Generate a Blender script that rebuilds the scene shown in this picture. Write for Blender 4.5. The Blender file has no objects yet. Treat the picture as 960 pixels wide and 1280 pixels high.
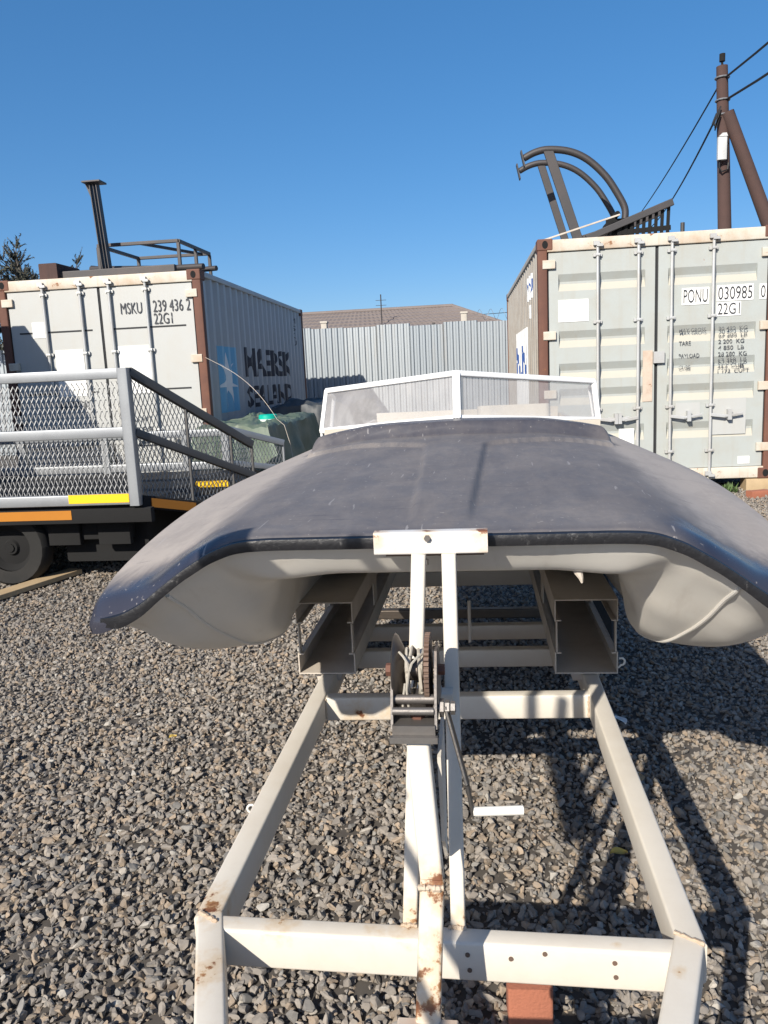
import bpy, bmesh, math, random
import numpy as np
from mathutils import Vector, Matrix
random.seed(7); rng = np.random.default_rng(11)
S = bpy.context.scene; COL = S.collection
PI = math.pi
R = math.radians

# ------------------------------------------------------------------ camera
CAM_H = 1.40
FPX, PITCH, ROLL, YAW = 996.2, .169, -.047, .124
def make_camera():
    cy, sy = math.cos(YAW), math.sin(YAW)
    F = Vector((-sy*math.cos(PITCH), cy*math.cos(PITCH), -math.sin(PITCH)))
    R0 = Vector((cy, sy, 0)); U0 = R0.cross(F)
    RR = R0*math.cos(ROLL) + U0*math.sin(ROLL)
    UU = -R0*math.sin(ROLL) + U0*math.cos(ROLL)
    cd = bpy.data.cameras.new('camera'); co = bpy.data.objects.new('camera', cd); COL.objects.link(co)
    m = Matrix((RR, UU, -F)).transposed().to_4x4(); m.translation = Vector((0, 0, CAM_H))
    co.matrix_world = m
    cd.sensor_fit = 'VERTICAL'; cd.sensor_height = 36; cd.sensor_width = 27
    cd.lens = 36*FPX/1280; cd.clip_start = .05; cd.clip_end = 1500
    S.camera = co
make_camera()

# ------------------------------------------------------------------ light
SUN_AZ, SUN_EL = 23.1, 31.2        # light travels towards this heading (degrees right of +Y)
w = bpy.data.worlds.new('World'); S.world = w; w.use_nodes = True
nt = w.node_tree; nt.nodes.clear()
out = nt.nodes.new('ShaderNodeOutputWorld'); bg = nt.nodes.new('ShaderNodeBackground')
sky = nt.nodes.new('ShaderNodeTexSky'); sky.sky_type = 'NISHITA'; sky.sun_disc = False
sky.sun_elevation = R(SUN_EL); sky.sun_rotation = R(180+SUN_AZ)
sky.altitude = 1100; sky.air_density = .8; sky.dust_density = 2.5; sky.ozone_density = 5.
bg.inputs['Strength'].default_value = .15
hs_ = nt.nodes.new('ShaderNodeHueSaturation'); hs_.inputs['Hue'].default_value = .502; hs_.inputs['Saturation'].default_value = 1.46; hs_.inputs['Value'].default_value = 1.25
gm_ = nt.nodes.new('ShaderNodeGamma'); gm_.inputs['Gamma'].default_value = .64; nt.links.new(sky.outputs[0], gm_.inputs[0]); nt.links.new(gm_.outputs[0], hs_.inputs['Color']); nt.links.new(hs_.outputs[0], bg.inputs[0]); nt.links.new(bg.outputs[0], out.inputs[0])
sd = bpy.data.lights.new('sun', 'SUN'); sd.energy = 5.0; sd.angle = R(.5); sd.color = (1, .93, .82)
so = bpy.data.objects.new('sun', sd); COL.objects.link(so)
d = Vector((math.sin(R(SUN_AZ))*math.cos(R(SUN_EL)), math.cos(R(SUN_AZ))*math.cos(R(SUN_EL)), -math.sin(R(SUN_EL))))
so.rotation_euler = d.to_track_quat('-Z', 'Y').to_euler(); so.location = (-8, -16, 14)
S.view_settings.view_transform = 'Standard'; S.view_settings.look = 'None'
S.view_settings.exposure = .45; S.view_settings.gamma = 1; S.view_settings.use_curve_mapping = False
S.render.engine = 'CYCLES'
S.cycles.max_bounces = 6; S.cycles.diffuse_bounces = 3; S.cycles.glossy_bounces = 3
S.cycles.transparent_max_bounces = 10; S.cycles.use_denoising = True
S.cycles.caustics_reflective = False; S.cycles.caustics_refractive = False

# ------------------------------------------------------------------ materials
class NB:
    def __init__(s, name):
        s.m = bpy.data.materials.new(name); s.m.use_nodes = True
        s.t = s.m.node_tree; s.b = s.t.nodes['Principled BSDF']; s.o = s.t.nodes['Material Output']
        s.tc = s.t.nodes.new('ShaderNodeTexCoord').outputs['Object']
        s.pos = s.t.nodes.new('ShaderNodeNewGeometry').outputs['Position']
    def n(s, typ, **kw):
        nd = s.t.nodes.new(typ)
        for k, v in kw.items():
            if k in nd.inputs: 
                s.set(nd.inputs[k], v)
            else: setattr(nd, k, v)
        return nd
    def set(s, sock, v):
        if isinstance(v, bpy.types.NodeSocket): s.t.links.new(v, sock)
        elif isinstance(v, (tuple, list)) and len(v) == 3 and sock.type == 'RGBA': sock.default_value = (*v, 1)
        else: sock.default_value = v
    def noise(s, scale, detail=4, rough=.55, vec=None, dist=0.):
        nd = s.n('ShaderNodeTexNoise'); nd.inputs['Scale'].default_value = scale
        nd.inputs['Detail'].default_value = detail; nd.inputs['Roughness'].default_value = rough
        nd.inputs['Distortion'].default_value = dist
        s.set(nd.inputs['Vector'], vec if vec is not None else s.tc); return nd.outputs['Fac']
    def mapv(s, sc, vec=None):
        nd = s.n('ShaderNodeMapping'); nd.inputs['Scale'].default_value = sc
        s.set(nd.inputs['Vector'], vec if vec is not None else s.tc); return nd.outputs[0]
    def ramp(s, f, a, b, lo=0., hi=1.):
        nd = s.n('ShaderNodeMapRange'); nd.interpolation_type = 'SMOOTHSTEP'
        s.set(nd.inputs['Value'], f)
        for k, v in (('From Min', a), ('From Max', b), ('To Min', lo), ('To Max', hi)): nd.inputs[k].default_value = v
        return nd.outputs[0]
    def math(s, op, a, b=0.):
        nd = s.n('ShaderNodeMath'); nd.operation = op; s.set(nd.inputs[0], a); s.set(nd.inputs[1], b); return nd.outputs[0]
    def mix(s, f, a, b):
        nd = s.n('ShaderNodeMix'); nd.data_type = 'RGBA'
        s.set(nd.inputs[0], f); s.set(nd.inputs[6], a); s.set(nd.inputs[7], b); return nd.outputs[2]
    def bump(s, h, strength=.3, dist=.01):
        nd = s.n('ShaderNodeBump'); nd.inputs['Strength'].default_value = strength; nd.inputs['Distance'].default_value = dist
        s.set(nd.inputs['Height'], h); s.set(s.b.inputs['Normal'], nd.outputs[0])
    def fin(s, col, rough=.5, metal=0., spec=.5):
        s.set(s.b.inputs['Base Color'], col); s.set(s.b.inputs['Roughness'], rough); s.set(s.b.inputs['Metallic'], metal)
        s.b.inputs['Specular IOR Level'].default_value = spec; return s.m
    def axis(s, i, vec=None):
        nd = s.n('ShaderNodeSeparateXYZ'); s.set(nd.inputs[0], vec if vec is not None else s.tc); return nd.outputs[i]

def worn(name, base, dirt=None, rust=0., rough=.45, metal=0., spots=None, sc=1., streak=False, grime=.5, bumpy=.06):
    """Paint or metal with grime, optional rust freckles and rust at given world points (weld and chip marks)."""
    b = NB(name)
    dirt = dirt or tuple(c*.6 for c in base)
    n1 = b.noise(3.5*sc, 6, .65)
    col = b.mix(b.ramp(n1, .35, .75, 0, grime), base, dirt)
    nf = b.noise(40*sc, 3, .6)
    col = b.mix(b.ramp(nf, .5, .8, 0, .25*grime), col, dirt)
    if streak:
        ns = b.noise(2.2*sc, 5, .6, b.mapv((6, 6, .35)))
        col = b.mix(b.ramp(ns, .52, .75, 0, grime), col, dirt)
    rn = rough
    if rust > 0:
        r1 = b.noise(7*sc, 8, .72, dist=.6); r2 = b.noise(60*sc, 3, .6)
        rf = b.ramp(b.math('ADD', r1, b.math('MULTIPLY', r2, .12)), .80-.16*rust, .86-.16*rust)
        rc = b.mix(b.noise(25*sc, 4), (.16, .06, .025), (.33, .16, .07))
        col = b.mix(rf, col, rc); rn = b.ramp(rf, 0, 1, rough, .9)
    if spots:
        nz = b.noise(38, 5, .65)
        acc = None
        for (p, r_) in spots:
            vd = b.n('ShaderNodeVectorMath'); vd.operation = 'DISTANCE'
            b.set(vd.inputs[0], b.tc); vd.inputs[1].default_value = (p[0]+.09, p[1]-2.4, p[2])
            f = b.math('DIVIDE', vd.outputs['Value'], r_)
            f = b.math('ADD', f, b.math('MULTIPLY', b.math('SUBTRACT', nz, .42), 4.5))
            h_ = b.ramp(f, .6, 2.6, 1, 0); hal = h_ if acc is None else b.math('MAXIMUM', hal, h_)
            f = b.ramp(f, .55, 1.0, 1, 0)
            acc = f if acc is None else b.math('MAXIMUM', acc, f)
        rc = b.mix(b.ramp(nz, .35, .65), (.17, .065, .03), (.42, .24, .10))
        col = b.mix(acc, col, rc)
        col = b.mix(b.math('MULTIPLY', b.math('MAXIMUM', hal, 0.), .55), col, b.mix(acc, (.52, .36, .19), rc))
    if bumpy: b.bump(b.noise(55*sc, 4, .6), bumpy, .004)
    return b.fin(col, rn, metal)

def glass_mat():
    b = NB('dusty_clear_sheet')
    tr = b.n('ShaderNodeBsdfTransparent'); tr.inputs[0].default_value = (.86, .87, .88, 1)
    b.fin(b.mix(b.noise(9, 6, .7), (.34, .33, .34), (.6, .58, .57)), .3)
    mx = b.n('ShaderNodeMixShader')
    f = b.ramp(b.noise(6, 6, .7, dist=.8), .3, .8, .42, .62)
    b.set(mx.inputs[0], f); b.set(mx.inputs[1], tr.outputs[0]); b.set(mx.inputs[2], b.b.outputs[0])
    b.set(b.o.inputs['Surface'], mx.outputs[0]); return b.m

def faded_ink(name, c, amount=.5, scale=9):
    """Lettering paint with flaked-off gaps."""
    b = NB(name); b.fin(c, .6)
    tr = b.n('ShaderNodeBsdfTransparent'); mx = b.n('ShaderNodeMixShader')
    f = b.ramp(b.noise(scale, 6, .7), amount-.04, amount+.04, 0, 1)
    b.set(mx.inputs[0], f); b.set(mx.inputs[1], b.b.outputs[0]); b.set(mx.inputs[2], tr.outputs[0])
    b.set(b.o.inputs['Surface'], mx.outputs[0]); return b.m

TSPOTS = [((-.535, 1.325, .42), .035), ((-.39, 1.285, .42), .02), ((-.49, 1.15, .42), .03), ((-.51, 1.12, .42), .012),
          ((-.085, 1.135, .605), .03), ((-.149, 1.29, .425), .022), ((-.21, 1.275, .405), .012),
          ((-.082, 1.10, .52), .022), ((-.080, 1.09, .495), .034), ((-.080, 1.08, .47), .03), ((-.10, 1.08, .45), .02), ((-.12, 1.085, .43), .026), ((-.118, 1.085, .48), .022), ((-.057, 1.30, .43), .016), ((-.149, 1.30, .43), .026),
          ((.3, 1.2, .42), .008), ((.21, 1.26, .41), .006), ((-.05, 1.26, .39), .006), ((.03, 1.26, .40), .006),
          ((-.4, 2.33, .36), .03), ((-.29, 2.33, .36), .025)]
M = {}
M['trailer'] = worn('chalky_cream_paint', (.65, .605, .53), (.50, .43, .34), .22, .5, spots=TSPOTS, grime=.42)
M['bunk'] = worn('dusty_cream_steel', (.56, .50, .43), (.34, .28, .22), .18, .6, grime=.65)
M['stop'] = worn('white_plastic_rail', (.68, .65, .61), (.55, .50, .44), .3, .45, spots=[((-.2, 1.43, 1.118), .02), ((0, 1.43, 1.118), .02), ((.008, 1.43, 1.07), .014), ((-.1, 1.43, 1.12), .014)], grime=.3)
M['steel'] = worn('dark_oily_steel', (.10, .095, .09), (.16, .12, .09), .35, .42, .75, grime=.8, bumpy=.2)
M['steelbright'] = worn('worn_grey_steel', (.20, .19, .18), (.14, .10, .08), .5, .5, .7, grime=.8, bumpy=.2)
M['rope'] = worn('frayed_grey_rope', (.50, .46, .39), (.2, .18, .15), 0, .9, grime=.8)
M['whiteplastic'] = worn('white_plastic', (.74, .72, .66), None, 0, .45, grime=.3)
M['brick'] = worn('red_clay_brick', (.36, .13, .075), (.26, .10, .06), 0, .9, sc=3, bumpy=.5)
M['galv'] = worn('galvanised_steel', (.33, .345, .36), (.24, .25, .27), 0, .42, .55, grime=.6)
M['meshsteel'] = worn('expanded_metal', (.27, .275, .28), (.19, .19, .19), 0, .5, .4, grime=.4)
M['darksteel'] = worn('dark_grey_steel', (.085, .083, .082), (.13, .12, .11), .05, .5, .2)  # darker grey for the near tail rails and the far mesh
M['blackmat'] = worn('black_steel', (.008, .008, .0085), None, 0, .95)
M['roofsteel'] = worn('weathered_dark_steel', (.052, .050, .052), (.085, .066, .06), .15, .55, .3)
M['tyre'] = worn('tyre_rubber', (.012, .012, .012), (.03, .027, .024), 0, .85)
M['orange'] = worn('orange_reflective_tape', (.42, .165, .02), (.34, .13, .02), 0, .35, grime=.3)
M['yellow'] = worn('yellow_reflective_tape', (.85, .52, .02), (.75, .45, .03), 0, .3, grime=.2)
M['plank'] = worn('raw_pine', (.46, .34, .20), (.30, .21, .12), 0, .8, sc=2, streak=False)
M['pole'] = worn('creosoted_timber', (.075, .042, .036), (.04, .028, .026), 0, .9, streak=True, bumpy=.3)
M['meter'] = worn('grey_box_paint', (.55, .56, .56), None, 0, .5)
M['cable'] = worn('black_cable', (.012, .012, .013), None, 0, .6)
M['rusty'] = worn('rusty_post_paint', (.115, .05, .035), (.20, .085, .05), .55, .75, streak=True)
M['rustgear'] = worn('rusted_steel', (.13, .095, .075), (.21, .12, .08), .4, .7, .2, grime=.8, bumpy=.3)
M['weld'] = worn('painted_rusty_weld', (.50, .43, .34), (.36, .22, .12), .55, .7, sc=2, grime=.9, bumpy=.5)
M['seal'] = worn('dark_gasket', (.03, .032, .035), None, 0, .8)
M['cgrey'] = worn('grey_container_paint', (.43, .44, .43), (.42, .40, .36), .06, .5, streak=True, grime=.35)
M['dustlit'] = worn('dusty_sunlit_slope_paint', (.43, .415, .36), (.42, .40, .34), .12, .7, streak=True, grime=.5)
M['cside'] = worn('dull_container_side', (.40, .41, .42), (.33, .32, .30), .04, .55, streak=True, grime=.4)
M['cgreen'] = worn('pale_green_grey_container_paint', (.385, .412, .40), (.36, .345, .30), .28, .5, streak=True, grime=.5)
M['cside2'] = worn('tan_stained_container_side', (.43, .40, .35), (.33, .27, .21), .10, .6, streak=True, grime=.7)
M['cream'] = worn('rust_stained_cream_header', (.56, .53, .46), (.44, .30, .19), .85, .6, streak=True, grime=.7)
M['rod'] = worn('galvanised_lock_rod', (.50, .51, .51), (.40, .36, .31), .18, .45, .3, grime=.6)
M['patch'] = worn('white_overpaint', (.80, .80, .78), (.66, .66, .65), 0, .5, grime=.3)
M['ink'] = faded_ink('black_stencil_ink', (.03, .033, .04), .66)
M['inkfaded'] = faded_ink('faded_stencil_ink', (.08, .085, .09), .58, 24)
M['inkold'] = faded_ink('peeling_navy_ink', (.018, .024, .04), .74, 5)
M['inkblue'] = faded_ink('peeling_blue_ink', (.04, .10, .32), .60, 6)
M['logo'] = worn('light_blue_logo_paint', (.13, .40, .60), (.16, .36, .50), 0, .5, grime=.4)
M['orustpatch'] = worn('rust_flaked_strip', (.52, .44, .36), (.33, .16, .09), .75, .7, sc=2)
M['tarp'] = worn('dusty_green_tarp', (.085, .125, .092), (.19, .21, .155), 0, .6, grime=.7)
M['tarpdark'] = worn('navy_tarp', (.025, .034, .045), (.07, .07, .065), 0, .55, grime=.6)
M['teal'] = worn('teal_plastic', (.0, .40, .30), None, 0, .4, grime=.2)
M['alu'] = worn('white_aluminium_frame', (.80, .80, .79), (.66, .64, .60), 0, .4, grime=.25)
M['glass'] = glass_mat()
M['wallplaster'] = worn('cream_plaster', (.55, .48, .38), None, 0, .9)
M['concrete'] = worn('pale_concrete', (.5, .46, .40), (.36, .33, .29), 0, .9)
M['vinyl'] = worn('cream_vinyl', (.55, .50, .42), None, 0, .6)
M['leaf'] = worn('dry_yellow_leaf', (.50, .36, .08), (.42, .24, .06), 0, .7)
M['weed'] = worn('dusty_green_leaf', (.08, .13, .04), None, 0, .7)
M['treeleaf'] = worn('grey_green_needles', (.055, .06, .042), (.09, .08, .065), 0, .8)
M['bark'] = worn('grey_bark', (.12, .10, .085), None, 0, .9)

def fence_mat():
    b = NB('zinc_roof_sheet'); 
    a = b.n('ShaderNodeObjectInfo').outputs['Random']
    c = b.mix(a, (.30, .335, .365), (.37, .40, .42))
    ns = b.noise(1.6, 5, .6, b.mapv((5, 5, .4)))
    c = b.mix(b.ramp(ns, .5, .8, 0, .5), c, (.36, .34, .31))
    b.bump(b.noise(2.5, 3), .1, .02)
    return b.fin(c, .5, .35)
M['zinc'] = fence_mat()
def tile_mat():
    b = NB('brown_concrete_tiles')
    c = b.mix(b.noise(4, 5), (.15, .125, .115), (.215, .18, .165)); return b.fin(c, .85)
M['tiles'] = tile_mat()
def deck_mat():
    b = NB('dusty_navy_gelcoat')
    x = b.axis(0); y = b.axis(1); z = b.axis(2)
    n1 = b.noise(2.2, 7, .62, dist=.4); n2 = b.noise(11, 7, .72, b.mapv((1, .55, 1)), dist=.8); n3 = b.noise(160, 3, .6)
    ax = b.math('ABSOLUTE', x)
    st = b.noise(5, 6, .7, b.mapv((3.2, .5, 1)), dist=.4)          # water runs fore and aft
    fine = b.noise(55, 6, .75, dist=.5)
    f = b.math('ADD', b.math('MULTIPLY', n1, .45), b.math('MULTIPLY', n2, .30))
    f = b.math('ADD', f, b.math('MULTIPLY', st, .28)); f = b.math('ADD', f, b.math('MULTIPLY', fine, .22))
    f = b.ramp(f, .46, .84, .50, .94)
    # the outer skirts hold more dust; the bow tips are rubbed clean
    sk = b.ramp(b.math('ADD', ax, b.math('MULTIPLY', n2, .12)), .50, .64, 0, 1)
    f = b.math('ADD', f, b.math('MULTIPLY', sk, .30))
    tip = b.math('MULTIPLY', b.ramp(b.math('ADD', y, b.math('MULTIPLY', n2, .16)), .13, .29, 1, 0), b.ramp(ax, .36, .50, 0, 1))
    edge = b.ramp(b.math('ADD', y, b.math('MULTIPLY', n2, .05)), .02, .07, .5, 0)
    cowl = b.math('MULTIPLY', b.ramp(b.math('SUBTRACT', y, b.math('MULTIPLY', b.math('MULTIPLY', ax, ax), .19)), 1.385, 1.42, 0, .62), b.ramp(ax, .56, .60, 1, 0))
    clean = b.math('MAXIMUM', b.math('MAXIMUM', tip, b.math('MULTIPLY', edge, .8)), cowl)
    f = b.math('MULTIPLY', b.math('MINIMUM', f, 1.), b.math('SUBTRACT', 1., b.math('MULTIPLY', clean, .93)))
    sp = b.ramp(b.noise(95, 2, .5), .69, .73, 0, .55)
    dust = b.mix(sk, b.mix(b.ramp(n2, .35, .65), (.255, .228, .208), (.172, .162, .162)), (.365, .322, .285))
    c = b.mix(f, (.014, .018, .036), dust)
    c = b.mix(sp, c, (.34, .31, .29))
    scr = b.ramp(b.noise(30, 2, .4, b.mapv((.22, 3.8, 1)), dist=.3), .725, .745, 0, .6)
    c = b.mix(scr, c, (.035, .035, .05))
    scr2 = b.ramp(b.noise(24, 2, .4, b.mapv((3.5, .3, 1)), dist=.5), .73, .745, 0, .5)
    c = b.mix(scr2, c, (.36, .34, .33))
    b.bump(fine, .02, .003)
    return b.fin(c, b.ramp(f, .1, .6, .25, .68), 0, .4)
M['deck'] = deck_mat()
def hull_mat():
    b = NB('chalky_cream_gelcoat')
    n1 = b.noise(3, 6, .6); n2 = b.noise(5, 5, .6, b.mapv((4, 1, 1)))
    c = b.mix(b.ramp(n1, .35, .75, 0, .6), (.76, .73, .67), (.64, .585, .51))
    c = b.mix(b.ramp(n2, .55, .75, 0, .3), c, (.50, .44, .37))
    b.bump(b.noise(6, 3), .06, .01)
    return b.fin(c, .38)
M['hull'] = hull_mat()
def trim_mat():
    b = NB('scuffed_black_rubber')
    n = b.ramp(b.noise(45, 6, .75, b.mapv((1, 1, .6))), .60, .78, 0, .55)
    c = b.mix(n, (.012, .012, .014), (.36, .35, .34)); b.bump(b.noise(80, 4), .4, .003)
    return b.fin(c, .4)
M['trim'] = trim_mat()

def ground_mat():
    b = NB('crushed_stone_ground')
    v = b.n('ShaderNodeTexVoronoi'); v.inputs['Scale'].default_value = 26; b.set(v.inputs['Vector'], b.tc)
    hsv = b.axis(0, v.outputs['Color'])
    c = b.mix(hsv, (.10, .092, .085), (.235, .215, .195))
    c = b.mix(b.ramp(v.outputs['Distance'], .35, .75, 0, .8), c, (.03, .028, .026))
    c = b.mix(b.ramp(b.noise(.35, 4), .45, .75, 0, .35), c, (.21, .185, .155))
    h = b.math('SUBTRACT', 1., v.outputs['Distance']); b.bump(h, .9, .02)
    return b.fin(c, .9, 0, .3)
M['ground'] = ground_mat()
def bed_mat():
    b = NB('dark_gravel_bed'); return b.fin(b.mix(b.noise(30), (.05, .043, .037), (.10, .087, .074)), .95)
M['bed'] = bed_mat()
def stone_mat():
    b = NB('crushed_stone')
    a = b.n('ShaderNodeAttribute'); a.attribute_name = 'tone'
    n = b.noise(120, 3, .6, b.pos)
    c = b.mix(b.ramp(n, .3, .7, 0, .35), a.outputs['Color'], (.24, .22, .20))
    return b.fin(c, .82, 0, .35)
M['stone'] = stone_mat()

# ------------------------------------------------------------------ mesh helpers
class MB:
    def __init__(s): s.v = []; s.f = []; s.mi = []
    def add(s, vs, fs, mi=0):
        o = len(s.v); s.v += [tuple(map(float, p)) for p in vs]; s.f += [tuple(i+o for i in f) for f in fs]; s.mi += [mi]*len(fs); return s
    def box(s, a, b, mi=0):
        (x0, y0, z0), (x1, y1, z1) = a, b
        v = [(x0,y0,z0),(x1,y0,z0),(x1,y1,z0),(x0,y1,z0),(x0,y0,z1),(x1,y0,z1),(x1,y1,z1),(x0,y1,z1)]
        return s.add(v, [(3,2,1,0),(4,5,6,7),(0,1,5,4),(1,2,6,5),(2,3,7,6),(3,0,4,7)], mi)
    def cbox(s, a, b, c=.005, mi=0):
        """box with chamfered edges along its longest axis and slightly eased ends"""
        a = Vector(a); b = Vector(b); d = b-a; k = max(range(3), key=lambda i: d[i])
        i, j = [q for q in range(3) if q != k]; mid = (a+b)/2
        p0 = mid.copy(); p1 = mid.copy(); p0[k] = a[k]; p1[k] = b[k]
        up = Vector((0,0,0)); up[j] = 1
        return s.bar(p0, p1, d[i], d[j], up, c, mi)
    def bar(s, p0, p1, wd, ht, up=(0,0,1), r=.006, mi=0):
        p0 = Vector(p0); p1 = Vector(p1); ax = (p1-p0).normalized(); up = Vector(up)
        if abs(ax.dot(up.normalized())) > .98: up = Vector((0,1,0))
        sx = ax.cross(up).normalized(); sy = sx.cross(ax).normalized()
        r = min(r, wd*.45, ht*.45); prof = []
        for (cx, cy, a0) in ((wd/2-r, ht/2-r, 0), (-wd/2+r, ht/2-r, 90), (-wd/2+r, -ht/2+r, 180), (wd/2-r, -ht/2+r, 270)):
            for k in range(4): t = R(a0+30*k); prof.append((cx+r*math.cos(t), cy+r*math.sin(t)))
        n = len(prof); vs = [p0+sx*x+sy*y for x, y in prof]+[p1+sx*x+sy*y for x, y in prof]
        fs = [(i, i+n, (i+1) % n+n, (i+1) % n) for i in range(n)]+[tuple(range(n)), tuple(range(2*n-1, n-1, -1))]
        return s.add(vs, fs, mi)
    def tube(s, pts, r, n=10, closed=False, mi=0, caps=True):
        pts = [Vector(p) for p in pts]; rs = r if isinstance(r, (list, tuple)) else [r]*len(pts)
        m = len(pts); vs = []; prev = None
        for i, p in enumerate(pts):
            a = pts[(i-1) % m] if (closed or i > 0) else p; b = pts[(i+1) % m] if (closed or i < m-1) else p
            t = (b-a).normalized()
            if prev is None:
                u = t.cross(Vector((0,0,1)));
                if u.length < .05: u = t.cross(Vector((0,1,0)))
            else: u = prev-t*prev.dot(t)
            u.normalize(); prev = u; q = t.cross(u)
            vs += [p+(u*math.cos(2*PI*k/n)+q*math.sin(2*PI*k/n))*rs[i] for k in range(n)]
        fs = []
        for i in range(m if closed else m-1):
            j = (i+1) % m
            fs += [(i*n+k, i*n+(k+1) % n, j*n+(k+1) % n, j*n+k) for k in range(n)]
        if caps and not closed: fs += [tuple(range(n-1, -1, -1)), tuple((m-1)*n+k for k in range(n))]
        return s.add(vs, fs, mi)
    def cyl(s, p0, p1, r, n=24, mi=0, r1=None): return s.tube([p0, p1], [r, r if r1 is None else r1], n, mi=mi)
    def prism(s, poly, vec, mi=0):
        n = len(poly); vec = Vector(vec); p = [Vector(q) for q in poly]
        return s.add(p+[q+vec for q in p], [tuple(range(n-1, -1, -1)), tuple(range(n, 2*n))]+[(i, (i+1) % n, (i+1) % n+n, i+n) for i in range(n)], mi)
    def grid(s, P, mi=0, flip=False):
        """P: rows x cols of points"""
        nr, nc = len(P), len(P[0]); vs = [p for row in P for p in row]
        fs = [(i*nc+j, i*nc+j+1, (i+1)*nc+j+1, (i+1)*nc+j) for i in range(nr-1) for j in range(nc-1)]
        if flip: fs = [f[::-1] for f in fs]
        return s.add(vs, fs, mi)
    def build(s, name, mat, parent=None, smooth=False, origin=None, fixn=True):
        me = bpy.data.meshes.new(name)
        o = Vector(origin) if origin is not None else (Vector(parent['_o']) if parent is not None and '_o' in parent else Vector((0,0,0)))
        me.from_pydata([Vector(p)-o for p in s.v], [], s.f)
        mats = mat if isinstance(mat, list) else [mat]
        for m in mats: me.materials.append(m)
        if len(mats) > 1: me.polygons.foreach_set('material_index', s.mi)
        if fixn:
            bm = bmesh.new(); bm.from_mesh(me); bmesh.ops.recalc_face_normals(bm, faces=bm.faces); bm.to_mesh(me); bm.free()
        if smooth:
            me.polygons.foreach_set('use_smooth', [True]*len(me.polygons))
            me.set_sharp_from_angle(angle=R(smooth if smooth is not True else 40))
        me.update()
        ob = bpy.data.objects.new(name, me); COL.objects.link(ob)
        if parent is not None:
            ob.parent = parent
            if '_o' in parent: ob['_o'] = parent['_o']
        else: ob.location = o
        return ob

def tag(o, label=None, cat=None, group=None, kind=None):
    if label: o['label'] = label
    if cat: o['category'] = cat
    if group: o['group'] = group
    if kind: o['kind'] = kind
    return o
def thing(name, label, cat, loc=(0,0,0), rotz=0., group=None, local=False):
    """an Empty at the thing's base; with local=False its parts are written in world coordinates"""
    o = bpy.data.objects.new(name, None); COL.objects.link(o); o.empty_display_size = .2
    o.location = loc; o.rotation_euler = (0, 0, rotz)
    o['_o'] = (0.,0.,0.) if local else tuple(map(float, loc))
    return tag(o, label, cat, group)
def smooth01(t): t = min(1., max(0., t)); return t*t*(3-2*t)

def text_geo(txt, size, xs=1., bold=0.):
    cu = bpy.data.curves.new('t', 'FONT'); cu.body = txt; cu.size = size; cu.offset = bold; cu.resolution_u = 3
    ob = bpy.data.objects.new('t', cu); COL.objects.link(ob)
    dg = bpy.context.evaluated_depsgraph_get(); me = ob.evaluated_get(dg).to_mesh()
    v = np.array([p.co[:2] for p in me.vertices]) if len(me.vertices) else np.zeros((0, 2)); f = [tuple(p.vertices) for p in me.polygons]
    ob.evaluated_get(dg).to_mesh_clear(); bpy.data.objects.remove(ob); bpy.data.curves.remove(cu)
    v[:, 0] -= v[:, 0].min(); v[:, 1] -= v[:, 1].min()
    v[:, 0] *= xs; return v, f
def fit_text(txt, x0, x1, y0, y1, bold=0.):
    """letters stretched to fill the box x0..x1, y0..y1"""
    v, f = text_geo(txt, 1., 1., bold)
    v = v/np.array([v[:, 0].max(), v[:, 1].max()]); v = v*np.array([x1-x0, y1-y0])+np.array([x0, y0]); return v, f

# ------------------------------------------------------------------ ground and gravel
gb = MB(); n = 40
xs = [-400, -120, -60, -30, -18]+[ -12+24*i/n for i in range(n+1)]+[18, 30, 60, 120, 400]
ys = [-200, -60, -20, -8]+[-4+20*i/n for i in range(n+1)]+[22, 30, 50, 90, 200, 600]
gb.grid([[(x, y, 0.) for x in xs] for y in ys])
g = gb.build('ground', M['ground']); tag(g, kind='structure')

def ico(level):
    bm = bmesh.new(); bmesh.ops.create_icosphere(bm, subdivisions=level, radius=1.); bm.verts.ensure_lookup_table()
    v = np.array([q.co[:] for q in bm.verts]); f = np.array([[q.index for q in p.verts] for p in bm.faces]); bm.free(); return v, f
def rand_rot(k):
    q = rng.normal(size=(k, 4)); q /= np.linalg.norm(q, axis=1)[:, None]; a, b, c, d = q.T
    return np.stack([np.stack([1-2*(c*c+d*d), 2*(b*c-a*d), 2*(b*d+a*c)], 1), np.stack([2*(b*c+a*d), 1-2*(b*b+d*d), 2*(c*d-a*b)], 1), np.stack([2*(b*d-a*c), 2*(c*d+a*b), 1-2*(b*b+c*c)], 1)], 1)
def region(y0, y1, dens):
    W = 1.9*y1+2.2; k = int(dens*W*(y1-y0)); p = np.stack([rng.uniform(-1.05*y1-1., .85*y1+1.2, k), rng.uniform(y0, y1, k)], 1)
    keep = (p[:, 0] > -.80*p[:, 1]-.7) & (p[:, 0] < .46*p[:, 1]+.8); return p[keep]
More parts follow.
